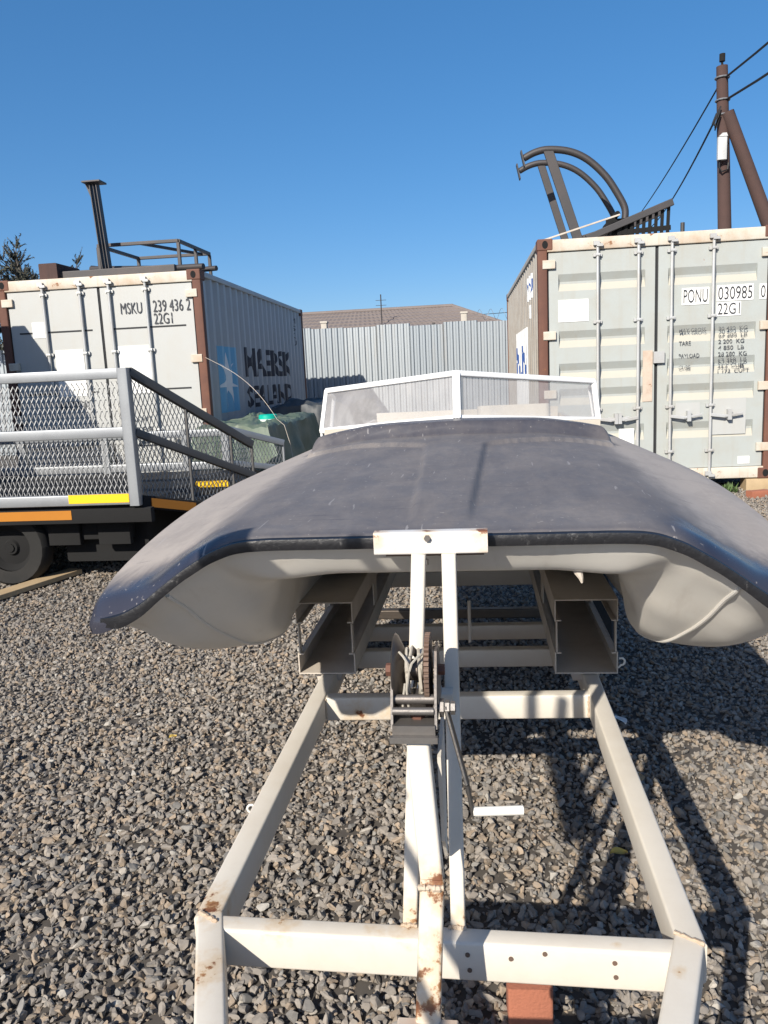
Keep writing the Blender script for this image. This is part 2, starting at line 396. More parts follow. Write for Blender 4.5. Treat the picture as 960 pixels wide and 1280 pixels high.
def stones(parts):
    V = []; Fc = []; T = []; off = 0
    for (p, level, smin, smax, jit) in parts:
        bv, bf = ico(level); k = len(p); nv = len(bv)
        kinds = 14; shapes = []
        for i in range(kinds):
            s = bv.copy()
            for _ in range(15):          # cut flat facets so that each stone is angular
                nrm = rng.normal(size=3); nrm /= np.linalg.norm(nrm); lim = rng.uniform(.36, .62)
                dd = s@nrm; ex = dd > lim; s[ex] -= np.outer(dd[ex]-lim, nrm)
            s += rng.normal(scale=.03, size=s.shape); shapes.append(s)
        sh = np.array(shapes)[rng.integers(0, kinds, k)]
        size = (smin+(smax-smin)*rng.random(k)**2.0)/2*1.22
        sc = size[:, None]*np.stack([rng.uniform(.9, 1.5, k), rng.uniform(.7, 1.1, k), rng.uniform(.55, .9, k)], 1)
        v = np.einsum('kij,knj->kni', rand_rot(k), sh*sc[:, None, :])
        v[:, :, 2] *= .85
        v[:, :, :2] += p[:, None, :]
        v[:, :, 2] += (size*.25+rng.uniform(-.006, jit, k))[:, None]
        V.append(v.reshape(-1, 3)); Fc.append((bf[None]+(np.arange(k)*nv)[:, None, None]).reshape(-1, 3)+off); off += k*nv
        t = rng.beta(2.0, 2.7, k)
        c = np.stack([.160+.185*t, .142+.160*t, .123+.132*t], 1)
        warm = rng.random(k) < .30; c[warm] *= np.array([1.14, 1.0, .84])
        cool = rng.random(k) < .18; c[cool] *= np.array([.78, .84, .90])
        pale = rng.random(k) < .03; c[pale] = c[pale]*.3+np.array([.40, .38, .34])*.75
        # broad drifts of dust over the yard
        dr = .5+.5*np.sin(p[:, 0]*1.3+.7*np.sin(p[:, 1]*1.1))*np.cos(p[:, 1]*.9+p[:, 0]*.4)
        c *= (.90+.16*dr)[:, None]
        T.append(np.repeat(np.concatenate([c, np.ones((k, 1))], 1), nv, 0))
    return np.concatenate(V), np.concatenate(Fc), np.concatenate(T)
V, Fc, T = stones([(region(1.0, 2.7, 6400), 2, .011, .038, .014), (region(2.7, 4.8, 5600), 1, .012, .036, .014), (region(4.8, 9.5, 3000), 1, .017, .042, .012)])
me = bpy.data.meshes.new('gravel'); nf = len(Fc)
me.vertices.add(len(V)); me.vertices.foreach_set('co', V.astype(np.float32).ravel())
me.loops.add(nf*3); me.loops.foreach_set('vertex_index', Fc.astype(np.int32).ravel())
me.polygons.add(nf); me.polygons.foreach_set('loop_start', np.arange(0, nf*3, 3, dtype=np.int32))
at = me.attributes.new('tone', 'FLOAT_COLOR', 'POINT'); at.data.foreach_set('color', T.astype(np.float32).ravel())
me.update(calc_edges=True); me.shade_flat(); me.materials.append(M['stone'])
gv = bpy.data.objects.new('gravel', me); COL.objects.link(gv)
tag(gv, 'crushed grey and brown stone covering the whole yard', 'gravel', kind='stuff')
bd = MB(); bd.grid([[(x, y, .004) for x in (-.86*y-.9, -.3*y, .2*y, .5*y+1.)] for y in (.6, 2., 4., 6., 9.6)])  # flat dark sheet filling the gaps between the stones
tag(bd.build('gravel_bed', M['bed']), 'dark bed between the stones', 'gravel', kind='structure')

# ------------------------------------------------------------------ shipping containers
CW, CL, CH = 2.438, 6.058, 2.591
PITCHC = .278; DEP = .036
def corr(v):
    t = (v-.12) % PITCHC
    if t < .072: return 0.
    if t < .140: return DEP*(t-.072)/.068
    if t < .210: return DEP
    return DEP*(1-(t-.210)/.068)
def corr_breaks(v0, v1):
    o = []; k = int((v0-.12)//PITCHC)-1
    while .12+k*PITCHC < v1+.3:
        for q in (0, .072, .140, .210): o.append(.12+k*PITCHC+q)
        k += 1
    return [x for x in o if v0 < x < v1]
def on_side(v2, faces, side, lift):
    """lay flat artwork (x along the container, y up) on the corrugated side wall"""
    bm = bmesh.new(); vs = [bm.verts.new((p[0], p[1], 0)) for p in v2]
    for f in faces:
        try: bm.faces.new([vs[i] for i in f])
        except ValueError: pass
    for b in corr_breaks(min(p[0] for p in v2), max(p[0] for p in v2)):
        bmesh.ops.bisect_plane(bm, geom=bm.verts[:]+bm.edges[:]+bm.faces[:], plane_co=(b, 0, 0), plane_no=(1, 0, 0))
    bm.verts.index_update(); m = MB()
    if side > 0: P = [(CW-.012-corr(q.co.x)+lift, q.co.x, q.co.y) for q in bm.verts]
    else: P = [(.012+corr(q.co.x)-lift, q.co.x, q.co.y) for q in bm.verts]
    m.add(P, [[q.index for q in f.verts] for f in bm.faces]); bm.free(); return m
def on_door(v2, faces, dy): m = MB(); m.add([(p[0], dy, p[1]) for p in v2], faces); return m

def container(label, loc, yaw, base, cdoor, cside, ribbed, bare=False):
    t = thing('shipping_container', label, 'shipping container', (loc[0], loc[1], base), -yaw, 'twenty foot shipping containers', local=True)
    post = M['rusty']
    for u in (0, 1):
        for v in (0, 1):
            m = MB(); x0 = u*(CW-.10); y0 = v*(CL-.10)
            m.cbox((x0, y0, .118), (x0+.10, y0+.10, CH-.118), .012); m.build('corner_post', post, t, smooth=True)
            for z in (0, CH-.118):
                m = MB(); X0 = -.004+u*(CW+.008-.162); Y0 = -.006+v*(CL+.012-.178)
                m.box((X0, Y0, z), (X0+.162, Y0+.178, z+.118)); f = m.build('corner_fitting', post, t)
                bv = f.modifiers.new('edge', 'BEVEL'); bv.width = .012; bv.segments = 2
                h = MB(); cx = X0+.081; cz = z+.059; yy = Y0-.003 if v == 0 else Y0+.178+.003
                pts = [(cx+.030*math.cos(a)*(1 if True else 0), yy, cz+.040*math.sin(a)) for a in [2*PI*k/16 for k in range(16)]]
                h.prism(pts, (0, .002 if v == 0 else -.002, 0)); h.build('lock_hole', M['blackmat'], f)
    m = MB(); m.cbox((.10, 0, CH-.135), (CW-.10, .075, CH-.012), .01); m.build('header', M['cream'], t, smooth=True)
    m = MB(); m.cbox((.10, 0, .008), (CW-.10, .09, .13), .01)
    m.build('sill', M['cream'] if ribbed else cdoor, t, smooth=True)
    m = MB(); m.cbox((.10, CL-.08, CH-.12), (CW-.10, CL, CH-.01), .01); m.cbox((.10, CL-.08, .01), (CW-.10, CL, .14), .01); m.box((.1, CL-.05, .13), (CW-.1, CL-.03, CH-.12))
    m.build('end_wall', cside, t)
    m = MB(); m.box((.05, .1, CH-.06), (CW-.05, CL-.08, CH-.045)); m.build('roof', cside, t)
    m = MB(); m.box((.05, .1, .09), (CW-.05, CL-.08, .12)); m.build('floor', M['plank'], t)
    for sgn in (-1, 1):
        m = MB(); x = CW if sgn > 0 else 0
        for (z0, z1) in ((CH-.075, CH-.012), (.02, .15)):
            m.cbox((min(x, x-sgn*.06), .1, z0), (max(x, x-sgn*.06), CL-.1, z1), .008)
        m.build('side_rail', cside, t, smooth=True)
        vv = [.09]+corr_breaks(.09, CL-.09)+[CL-.09]
        m = MB(); xo = lambda v: (CW-.012-corr(v)) if sgn > 0 else (.012+corr(v))
        m.grid([[(xo(v), v, z) for v in vv] for z in (.145, CH-.07)]); m.build('side_panel', cside, t)
    # doors
    z0, z1 = .135, CH-.142
    ds = []
    for k in (0, 1):
        a0, a1 = (.115, 1.203) if k == 0 else (1.237, CW-.115)
        yf = .022
        prof = [(z0, 0)]
        if ribbed:
            for zc in (.545, .945, 1.215, 1.555, 2.14):     # pressed channels across the door
                hw, sl, dp = .012, .075, .034
                prof += [(zc-hw-sl, 0), (zc-hw, dp), (zc+hw, dp), (zc+hw+sl, 0)]
        prof += [(z1, 0)]
        m = MB()
        for i_ in range(len(prof)-1): m.grid([[(x, yf+dd, z) for x in (a0+.10, a1-.10)] for z, dd in prof[i_:i_+2]], 1 if prof[i_+1][1] > prof[i_][1] else 0)  # upward slopes get paler paint: dust plus sunlight put into the colour
        for x0, x1 in ((a0, a0+.10), (a1-.10, a1)):
            m.grid([[(x, yf, z) for x in (x0, x1)] for z in (z0, z1)])
        for x in (a0+.10, a1-.10):                          # close the channel ends against the stiles
            if ribbed:
                for i in range(1, len(prof)-1, 4):
                    q = prof[i:i+4]; m.add([(x, yf+dd, z) for z, dd in q], [(0, 1, 2, 3)])
        m.box((a0, yf+.001, z0), (a0+.002, yf+.05, z1)); m.box((a1-.002, yf+.001, z0), (a1, yf+.05, z1))
        dob = m.build('door', [cdoor, M['dustlit']], t, fixn=False); ds.append(dob)
        if not ribbed:
            for zc in (1.98, 1.27, .62): g = MB(); g.box((a0+.10, yf-.004, zc-.009), (a1-.10, yf+.004, zc+.009)); g.build('panel_seam', M['seal'], dob)
        if bare: continue
        g = MB()
        for x0, x1 in ((a0-.015, a0-.001), (a1+.001, a1+.015)): g.box((x0, yf+.012, z0), (x1, yf+.03, z1))
        g.box((a0, yf+.004, z1), (a1, yf+.03, z1+.010)); g.build('gasket', M['seal'], dob)
        rods = ((.56, 1.005) if k == 0 else (1.355, 1.79)) if not ribbed else ((.615, 1.03) if k == 0 else (1.365, 1.78))
        for j, x in enumerate(rods):
            r = MB(); r.cyl((x, -.012, .06), (x, -.012, CH-.06), .0165, 12)
            for zc in (CH-.075, .075):                      # cam ends and keepers
                r.box((x-.045, -.034, zc-.022), (x+.020, -.001, zc+.022)); r.box((x-.012, -.040, zc-.036), (x+.05, -.012, zc-.008))
            ro = r.build('lock_rod', M['rod'], dob, smooth=True)
            for zc in (z1-.05, 1.72, .80, .32):
                q = MB(); q.box((x-.045, -.003, zc-.016), (x+.045, yf-.001, zc+.016)); q.cbox((x-.021, -.034, zc-.016), (x+.021, .004, zc+.016), .01)
                q.build('guide_bracket', M['rod'], ro)
            zc = .70
            h = MB(); s_ = -1 if j == 0 else 1
            s_ = (1 if k == 0 else -1)*(1 if j == 1 else 1) if False else (-1 if (k == 0 and j == 1) else 1)
            h.bar((x, -.034, zc), (x+s_*.14, -.040, zc-.02), .012, .034, (0, 0, 1), .005)
            h.bar((x+s_*.14, -.040, zc-.02), (x+s_*.32, -.036, zc+.005), .012, .026, (0, 0, 1), .005)
            h.box((x+s_*.19-.02, -.05, zc-.06), (x+s_*.19+.02, yf-.002, zc+.05))
            h.build('handle', M['rod'] if ribbed else M['cgrey'], ro)
        for zc in (2.33, 1.60, .98, .34):
            q = MB(); x = .05 if k == 0 else CW-.05
            q.cbox((min(x, x+(.13 if k == 0 else -.13)), -.012, zc-.045), (max(x, x+(.13 if k == 0 else -.13)), .018, zc+.045), .008)
            q.build('hinge', M['cream'], dob)
    return t, ds

# left container: doors to the camera, navy lettering on its long side
tl, dl = container('grey container left of the boat with a light blue star logo on its long side', (-5.535, 8.98), -.025, .10, M['cgrey'], M['cside'], False)
zb = .10; TX = .012
for (s, x0, x1, a, b, k) in (('MSKU', 1.467, 1.721, 2.238, 2.365, 1), ('239 436 2', 1.853, 2.293, 2.243, 2.375, 1), ('22G1', 1.853, 2.069, 2.108, 2.231, 1)):
    v, f = fit_text(s, x0, x1, a-zb, b-zb); on_door(v, f, TX).build('lettering', M['ink'], dl[k])
for (x0, x1, a, b, k) in ((.376, .56, 2.02, 2.20, 0), (.62, .965, 1.33, 1.87, 0), (1.39, 1.765, 1.33, 1.88, 1)):
    m = MB(); m.box((x0, .016, a-zb), (x1, .0195, b-zb)); m.build('white_patch', M['patch'], dl[k])
v, f = fit_text('MAERSK', .62, .975, 1.17-zb, 1.27-zb, .01); on_door(v, f, TX).build('lettering', M['inkfaded'], dl[0])
for q, (s, a, b) in enumerate((('MAX.WT', 1.0, 1.06), ('TARE', .88, .94))):
    v, f = fit_text(s, 1.42, 1.72, a-zb, b-zb); on_door(v, f, TX).build('lettering', M['inkfaded'], dl[1])
side = [c for c in tl.children if c.name.startswith('side_panel')][1]
pts = [(.45, 1.04), (1.30, 1.04), (1.40, 1.07), (1.43, 1.17), (1.43, 1.74), (1.40, 1.83), (1.30, 1.855), (.45, 1.855)]
on_side([(x, z-zb) for x, z in pts], [tuple(range(len(pts)))], 1, .003).build('logo_panel', M['logo'], side)
star = []
for k in range(14):
    a = 2*PI*k/14+PI/2; r_ = .36 if k % 2 == 0 else .12
    star.append((.90+r_*math.cos(a)*1.05, 1.43+r_*math.sin(a)-zb))
on_side([(.90, 1.43-zb)]+star, [(0, 1+k, 1+(k+1) % 14) for k in range(14)], 1, .005).build('logo_star', M['patch'], side)
for (s, x0, x1, a, b) in (('MAERSK', 1.76, 4.80, 1.47, 1.88), ('SEALAND', 1.76, 4.72, 1.04, 1.35)):
    v, f = fit_text(s, x0, x1, a-zb, b-zb, .03); on_side(v, f, 1, .003).build('lettering', M['inkold'], side)
for k, s in enumerate('MSKU'):
    v, f = fit_text(s, 5.25, 5.40, 2.40-zb-k*.13, 2.49-zb-k*.13); on_side(v, f, 1, .003).build('lettering', M['inkfaded'], side)

# right container
tr_, dr_ = container('pale green grey container right of the boat with ribbed doors and a white number plate', (.647, 8.812), -.018, .137, M['cgreen'], M['cside2'], True)
zb = .137
for (x0, x1, a, b, k) in ((1.475, 1.75, 1.98, 2.152, 1), (1.825, 2.19, 2.0, 2.16, 1), (1.827, 2.07, 1.85, 1.99, 1), (2.25, 2.32, 2.0, 2.155, 1), (.211, .524, 1.872, 2.10, 0)):
    m = MB(); m.box((x0, .016, a-zb), (x1, .0195, b-zb)); m.build('white_patch', M['patch'], dr_[k])
for (s, x0, x1, a, b) in (('PONU', 1.491, 1.734, 2.0, 2.137), ('030985', 1.838, 2.178, 2.015, 2.145), ('0', 2.262, 2.308, 2.015, 2.14), ('22G1', 1.838, 2.057, 1.865, 1.98)):
    v, f = fit_text(s, x0, x1, a-zb, b-zb); on_door(v, f, TX).build('lettering', M['ink'], dr_[1])
rows = [('MAX GROSS', '30 480  KG', 1.72), ('', '67 200  LB', 1.655), ('TARE', '2 200  KG', 1.59), ('', '4 850  LB', 1.525), ('PAYLOAD', '28 280  KG', 1.46), ('', '62 350  LB', 1.40), ('CUBE', '33.2  CUM', 1.34), ('', '1 172  CUFT', 1.285)]
for a, b, z in rows:
    if a: v, f = fit_text(a, 1.452, 1.452+.03*len(a), z-zb-.022, z-zb+.022, .01); on_door(v, f, TX).build('lettering', M['inkfaded'], dr_[1])
    v, f = fit_text(b, 1.85, 1.85+.029*len(b), z-zb-.022, z-zb+.022, .01); on_door(v, f, TX).build('lettering', M['inkfaded'], dr_[1])
m = MB(); m.box((1.085, .014, 1.0-zb), (1.185, .0195, 1.535-zb)); m.build('rust_strip', M['orustpatch'], dr_[0])
m = MB(); m.box((1.19, -.02, 1.40-zb), (1.30, .021, 1.52-zb)); m.build('seal_plate', M['rod'], dr_[1])
for (x0, x1, a, b, k) in ((1.43, 1.68, .78, .97, 1), (1.80, 2.15, .62, 1.0, 1), (2.08, 2.2, .30, .38, 1), (.84, 1.0, .55, .72, 0)):
    m = MB(); m.box((x0, .0165, a-zb), (x1, .019, b-zb)); m.build('white_patch', M['patch'] if k == 0 or x0 > 2 else M['cgrey'], dr_[k])
side = [c for c in tr_.children if c.name.startswith('side_panel')][0]
for (x0, x1, a, b) in ((1.65, 3.95, .75, 1.93), (.9, 1.62, 2.22, 2.5), (1.1, 1.45, 2.0, 2.16)):
    on_side([(x0, a-zb), (x1, a-zb), (x1, b-zb), (x0, b-zb)], [(0, 1, 2, 3)], -1, .003).build('white_patch', M['patch'], side)
v, f = fit_text('N.N', -3.75, -1.85, 1.28-zb, 1.72-zb, .03); v[:, 0] *= -1
on_side(v, [q[::-1] for q in f], -1, .005).build('lettering', M['inkblue'], side)
v, f = fit_text('PONU', -1.6, -.92, 2.28-zb, 2.44-zb); v[:, 0] *= -1
on_side(v, [q[::-1] for q in f], -1, .005).build('lettering', M['inkblue'], side)

# a third container stands just outside the frame; it shades the left container's doors
container('grey container standing in front of the left one, beyond the left edge', (-8.12, 1.94), 0., .25, M['cgrey'], M['cside'], False, bare=True)

# blocks under the containers
def block(label, c, s, mat, cat='block', rot=0., name='support_block'):
    m = MB(); m.cbox((-s[0]/2, -s[1]/2, 0), (s[0]/2, s[1]/2, s[2]), .006)
    o = m.build(name, mat, None, smooth=True); o.location = c; o.rotation_euler = (0, 0, rot); return tag(o, label, cat)
block('timber block under the near left corner of the green grey container', (.74, 8.9, 0), (.25, .16, .134), M['plank'])
block('timber block under the near right corner of the green grey container', (2.98, 8.93, 0), (.34, .2, .134), M['plank'])
block('timber block under the far left corner of the green grey container', (.84, 14.75, 0), (.25, .2, .134), M['plank'])
block('timber block under the far right corner of the green grey container', (3.1, 14.8, 0), (.25, .2, .134), M['plank'])
block('orange brick on the gravel by the corner of the green grey container', (2.80, 8.42, 0), (.21, .105, .075), M['brick'], 'brick', .3, 'brick')
block('orange brick lying nearest the camera before the green grey container', (2.92, 8.05, 0), (.2, .1, .075), M['brick'], 'brick', -.2, 'brick')
block('timber block under the near left corner of the star logo container', (-5.38, 9.08, 0), (.25, .2, .097), M['plank'])
block('timber block under the near right corner of the star logo container', (-3.15, 9.12, 0), (.25, .2, .097), M['plank'])
block('timber block under the far left corner of the star logo container', (-5.5, 14.9, 0), (.25, .2, .097), M['plank'])
block('timber block under the far right corner of the star logo container', (-3.3, 14.95, 0), (.25, .2, .097), M['plank'])
for i, (x, y, nm) in enumerate(((-8.0, 2.05, 'near left'), (-5.8, 2.05, 'near right'), (-8.0, 7.88, 'far left'), (-5.8, 7.88, 'far right'))):
    block('timber block under the %s corner of the container beyond the left edge' % nm, (x, y, 0), (.2, .2, .247), M['plank'])

# ------------------------------------------------------------------ fence, house, trees
fz = thing('sheet_metal_fence', 'tall zinc sheet fence behind the boat, closing the yard', 'fence', (0, 17, 0))
x = -16.1; i = 0
while x < 8.5:
    wd = .70; top = 2.435-.0055*(x+3.5)+random.uniform(-.025, .03); P = []
    q = 0.; cols = []
    while q < wd+.001:
        for dx, dyy in ((0, 0), (.022, -.036), (.062, -.036), (.084, 0)):
            if q+dx <= wd+.03: cols.append((x+q+dx, 17+dyy-(.004 if i % 2 else 0)))
        q += .125
    m = MB(); m.grid([[(cx, cyy, zz) for cx, cyy in cols] for zz in (.02, top)])
    o = m.build('sheet', M['zinc'], fz, fixn=False); so_ = o.modifiers.new('thick', 'SOLIDIFY'); so_.thickness = .0015
    x += wd; i += 1
m = MB()
for z in (.6, 1.4, 2.2): m.bar((-16, 17.045, z), (8.5, 17.045, z), .05, .05)
m.build('rail', M['roofsteel'], fz)
for xx in (-14.6, -12, -9.2, -6.5, -3.6, -.9, 1.8, 4.8): m = MB(); m.cbox((xx-.03, 17.08, 0), (xx+.03, 17.14, 2.45), .005); m.build('post', M['roofsteel'], fz)
for xx, h in ((-3.28, 2.58), (-.27, 2.62)):
    c = MB(); c.cbox((xx-.065, 17.35, 0), (xx+.065, 17.48, h), .015); c.cbox((xx-.08, 17.335, h), (xx+.08, 17.495, h+.04), .012)
    tag(c.build('concrete_post', M['concrete'], origin=(xx, 17.4, 0), smooth=True), 'pale concrete post showing above the zinc fence, %s' % ('by the left container' if xx < -2 else 'below the roof ridge end'), 'post')
m = MB()
for j in range(150):
    pass
pts = [(.0+j*.02, 17.2+.11*math.cos(j*.55), 2.56+.11*math.sin(j*.55)) for j in range(0, 130)]
m.tube(pts, .004, 4); tag(m.build('razor_wire_coil', M['galv'], origin=(1, 17.2, 2.45)), 'loose wire coil along the fence top beside the right container', 'wire')

hs = thing('house', 'low house with a brown tiled roof behind the zinc fence', 'house', (-5, 26, 0))
m = MB(); m.box((-8.4, 24, 0), (.6, 28.4, 2.55)); m.build('wall', M['wallplaster'], hs)
rb = MB()
E0, E1, YA, YB, ZE, ZR = -9., 1.35, 23.45, 28.95, 2.45, 3.47
rA, rB, YM = -7.2, -.75, 26.2
def roof_face(p00, p01, p10, p11, nrow, ncol):
    """tiled slope: stepped courses with rolled tiles"""
    P = []
    for i in range(nrow):
        for e in (0., 1.):
            t = (i+e)/nrow; row = []
            for j in range(ncol+1):
                s = j/ncol; a = Vector(p00).lerp(Vector(p01), s); b = Vector(p10).lerp(Vector(p11), s); q = a.lerp(b, t)
                q.z += (.03 if e == 0 else 0.)+.018*(1 if j % 2 else 0); row.append(q)
            P.append(row)
    rb.grid(P)
roof_face((E0, YA, ZE), (E1, YA, ZE), (rA, YM, ZR), (rB, YM, ZR), 9, 110)
roof_face((E1, YB, ZE), (E0, YB, ZE), (rB, YM, ZR), (rA, YM, ZR), 9, 110)
roof_face((E1, YA, ZE), (E1, YB, ZE), (rB, YM, ZR), (rB, YM, ZR+.001), 9, 40)
roof_face((E0, YB, ZE), (E0, YA, ZE), (rA, YM, ZR), (rA, YM, ZR+.001), 9, 40)
rb.tube([(rA, YM, ZR+.02), (rB, YM, ZR+.02)], .07, 8); rb.tube([(rB, YM, ZR+.02), (E1, YA, ZE+.04)], .06, 8)
rb.build('roof', M['tiles'], hs, fixn=False)
m = MB(); m.cyl((-2.86, 24.6, 2.6), (-2.86, 24.6, 3.82), .018, 8)
for z in (3.5, 3.65): m.cyl((-3.02, 24.6, z), (-2.70, 24.6, z), .008, 6)
m.build('antenna', M['roofsteel'], hs)

def tree(label, x, y, h, rad, seed):
    rr = random.Random(seed); t = thing('tree', label, 'tree', (x, y, 0), group='trees behind the left container')
    m = MB(); leaf = MB()
    m.tube([(x, y, 0), (x+.1, y, h*.45), (x+.05, y, h*.7)], [.16, .11, .06], 8)
    for k in range(26):
        a = rr.uniform(0, 2*PI); e = rr.uniform(.05, 1.15); L = rad*rr.uniform(.6, 1.15); z0 = h*rr.uniform(.42, .70)
        p = Vector((x+.06, y, z0)); dirv = Vector((math.cos(a)*math.cos(e), math.sin(a)*math.cos(e), math.sin(e))); pts = [p]
        for s in range(6):
            dirv = (dirv+Vector((rr.uniform(-.3, .3), rr.uniform(-.3, .3), rr.uniform(-.12, .22)))).normalized(); p = p+dirv*L/6; pts.append(p)
            if s > 0:
                for _ in range(9):
                    dd = (dirv+Vector((rr.uniform(-1, 1), rr.uniform(-1, 1), rr.uniform(-.5, .9)))).normalized(); q = p+dd*rr.uniform(.12, .4)
                    m.tube([p, p.lerp(q, .55)+Vector((0, 0, rr.uniform(-.02, .04))), q], [.008, .006, .003], 4)
                    for _ in range(16):
                        c = p.lerp(q, rr.uniform(.2, 1.05)); u = Vector((rr.uniform(-1, 1), rr.uniform(-1, 1), rr.uniform(-1, 1))).normalized(); v = u.cross(dd).normalized()
                        l = rr.uniform(.03, .07); wdt = .012
                        leaf.add([c-v*wdt, c+u*l, c+v*wdt, c-u*l*.6], [(0, 1, 2, 3)])
        m.tube(pts, [.045-.006*i for i in range(7)], 5)
    m.build('trunk', M['bark'], t, smooth=True); leaf.build('crown', M['treeleaf'], t, fixn=False)
tree('thin grey green tree rising behind the far left of the left container', -9.2, 16.4, 4.75, 1.45, 3)
tree('small bare topped tree behind the roof rack end of the left container', -7.6, 17.8, 4.1, .75, 5)
tree('grey green tree mostly hidden behind the left container, at the left edge', -11.0, 17.2, 4.5, 1.3, 9)

# ------------------------------------------------------------------ things on the left container roof (roof at z 2.69)
ZT = 2.69
t = thing('roof_rack', 'open dark steel rack frame standing on the left container roof', 'rack', (-4, 10.1, ZT))
m = MB(); A, B, C, D = (-4.53, 9.6), (-3.53, 9.62), (-3.52, 10.72), (-4.5, 10.7)
for p, q in ((A, B), (B, C), (C, D), (D, A)): m.bar((*p, 3.11), (*q, 3.11), .04, .04)
m.bar((-4.02, 9.6, 3.11), (-3.62, 10.7, 3.11), .035, .035)
m.build('top_frame', M['roofsteel'], t)
for p in (A, B, C, D, (-3.525, 10.2)): m = MB(); m.bar((*p, ZT), (*p, 3.09), .04, .04); m.build('leg', M['roofsteel'], t)
m = MB(); m.bar((*A, 2.74), (*D, 2.74), .04, .04); m.bar((*B, 2.74), (*C, 2.74), .04, .04); m.build('bottom_rail', M['roofsteel'], t)
t = thing('steel_column', 'dark steel column with a flared cap plate leaning up on the left container roof', 'column', (-4.36, 9.4, ZT))
m = MB(); p0, p1 = Vector((-4.345, 9.4, ZT-.015)), Vector((-4.41, 9.4, 3.77)); m.bar(p0, p1, .012, .075, (0, 1, 0)); 
m.bar(p0+Vector((-.04, 0, 0)), p1+Vector((-.04, 0, 0)), .012, .09, (0, 1, 0), .003); m.bar(p0+Vector((.04, 0, 0)), p1+Vector((.04, 0, 0)), .012, .09, (0, 1, 0), .003)
m.build('shaft', M['roofsteel'], t)
m = MB(); m.cbox((-4.52, 9.31, 3.775), (-4.30, 9.5, 3.795), .004); m.prism([(-4.52, 9.4, 3.775), (-4.455, 9.4, 3.775), (-4.45, 9.4, 3.58)], (0, .012, 0)); m.build('cap_plate', M['roofsteel'], t)
m = MB(); m.cbox((-5.02, 9.05, ZT-.005), (-4.8, 9.6, 2.86), .01); tag(m.build('timber_block', M['pole'], origin=(-4.9, 9.3, ZT)), 'square brown block lying at the left end of the left container roof', 'block')
m = MB(); m.cbox((-4.8, 9.12, ZT-.004), (-3.42, 9.2, 2.77), .008); tag(m.build('steel_channel', M['roofsteel'], origin=(-4.1, 9.2, ZT)), 'dark steel channel lying along the front edge of the left container roof', 'beam')
m = MB(); m.tube([(-4.72, 9.75, 2.87), (-3.6, 9.35, 2.76), (-3.1, 9.2, 2.735)], .035, 10); m.tube([(-3.6, 9.5, 2.73), (-2.98, 9.3, 2.72)], .03, 10)
tag(m.build('steel_pipes', M['roofsteel'], origin=(-4, 9.5, ZT), smooth=True), 'dark pipes lying under the rack on the left container roof', 'pipe')
m = MB(); m.bar((-4.75, 9.85, 2.9), (-4.45, 9.6, 2.83), .05, .05); tag(m.build('steel_offcut', M['blackmat'], origin=(-4.6, 9.7, 2.83)), 'short black steel offcut resting beside the column on the left container', 'offcut')

# ------------------------------------------------------------------ things on the right container roof (roof at z 2.73)
ZT = 2.728
t = thing('roll_hoop', 'dark tubular frame of two curved hoops on the right container roof', 'frame', (1.1, 9.4, ZT))
def arc(pp, y, r): 
    P = [Vector((x, y, z)) for x, z in pp]; o = []
    for i in range(len(P)-1):
        a = P[max(0, i-1)]; b = P[i]; c = P[i+1]; e = P[min(len(P)-1, i+2)]
        for k in range(5):
            s = k/5; o.append(.5*((2*b)+(c-a)*s+(2*a-5*b+4*c-e)*s*s+(3*b-a-3*c+e)*s*s*s))
    o.append(P[-1]); m = MB(); m.tube(o, r, 10); return m
hA = [(.545, 3.63), (.66, 3.68), (.80, 3.70), (1.02, 3.665), (1.21, 3.57), (1.39, 3.40), (1.51, 3.225), (1.60, 3.05), (1.60, 2.92)]
arc(hA, 9.2, .037).build('hoop', M['roofsteel'], t, smooth=True)
arc([(x-.02, z) for x, z in hA], 9.75, .033).build('hoop', M['roofsteel'], t, smooth=True)
for (x0, z0, x1, y, wd) in ((.80, 3.69, 1.12, 9.19, .10), (.77, 3.68, 1.07, 9.76, .08)):
    m = MB(); m.bar((x0, y, z0), (x1, y, ZT-.01), wd, .04, (0, 1, 0), .006); m.build('leg', M['roofsteel'], t)
for (x, y) in ((.535, 9.2), (.515, 9.75)):
    m = MB(); m.bar((x-.02, y, 3.70), (x+.015, y, 3.54), .014, .12, (0, 1, 0), .002); m.build('end_plate', M['roofsteel'], t)
m = MB(); m.cbox((1.45, 9.1, ZT-.004), (1.68, 9.85, 2.93), .01); m.cyl((1.50, 9.05, 2.97), (1.50, 9.9, 2.97), .03, 10); m.cbox((1.40, 9.12, 2.84), (1.50, 9.2, 2.95), .01); m.build('foot_bracket', M['blackmat'], t, smooth=True)
m = MB(); m.bar((1.05, 9.3, ZT+.02), (1.52, 9.3, 2.86), .05, .07, (0, 0, 1)); m.build('brace', M['roofsteel'], t)
t = thing('steel_stand', 'dark slanting steel frame with slatted side on the right container roof', 'frame', (1.7, 9.1, ZT))
for xa, ya in ((1.18, 9.05), (1.22, 9.6)): m = MB(); m.bar((xa, ya, ZT+.01), (2.06, ya, 3.05), .06, .07); m.build('slanting_beam', M['roofsteel'], t)
m = MB()
for k in range(9):
    x = 1.52+.062*k; m.bar((x, 9.07, ZT-.004), (x+.01, 9.07, 2.86+.36*(x-1.52)-.02), .035, .012, (0, 1, 0), .003)
m.bar((1.5, 9.075, 2.78), (2.05, 9.075, 2.80), .015, .05, (0, 0, 1), .003); m.build('slats', M['blackmat'], t)
m = MB(); m.bar((.70, 9.02, ZT+.012), (1.52, 9.02, 2.955), .010, .018, (0, 0, 1), .003); tag(m.build('flat_bar', M['bunk'], origin=(.7, 9.02, ZT)), 'thin pale bar propped against the hoop foot on the right container', 'bar')
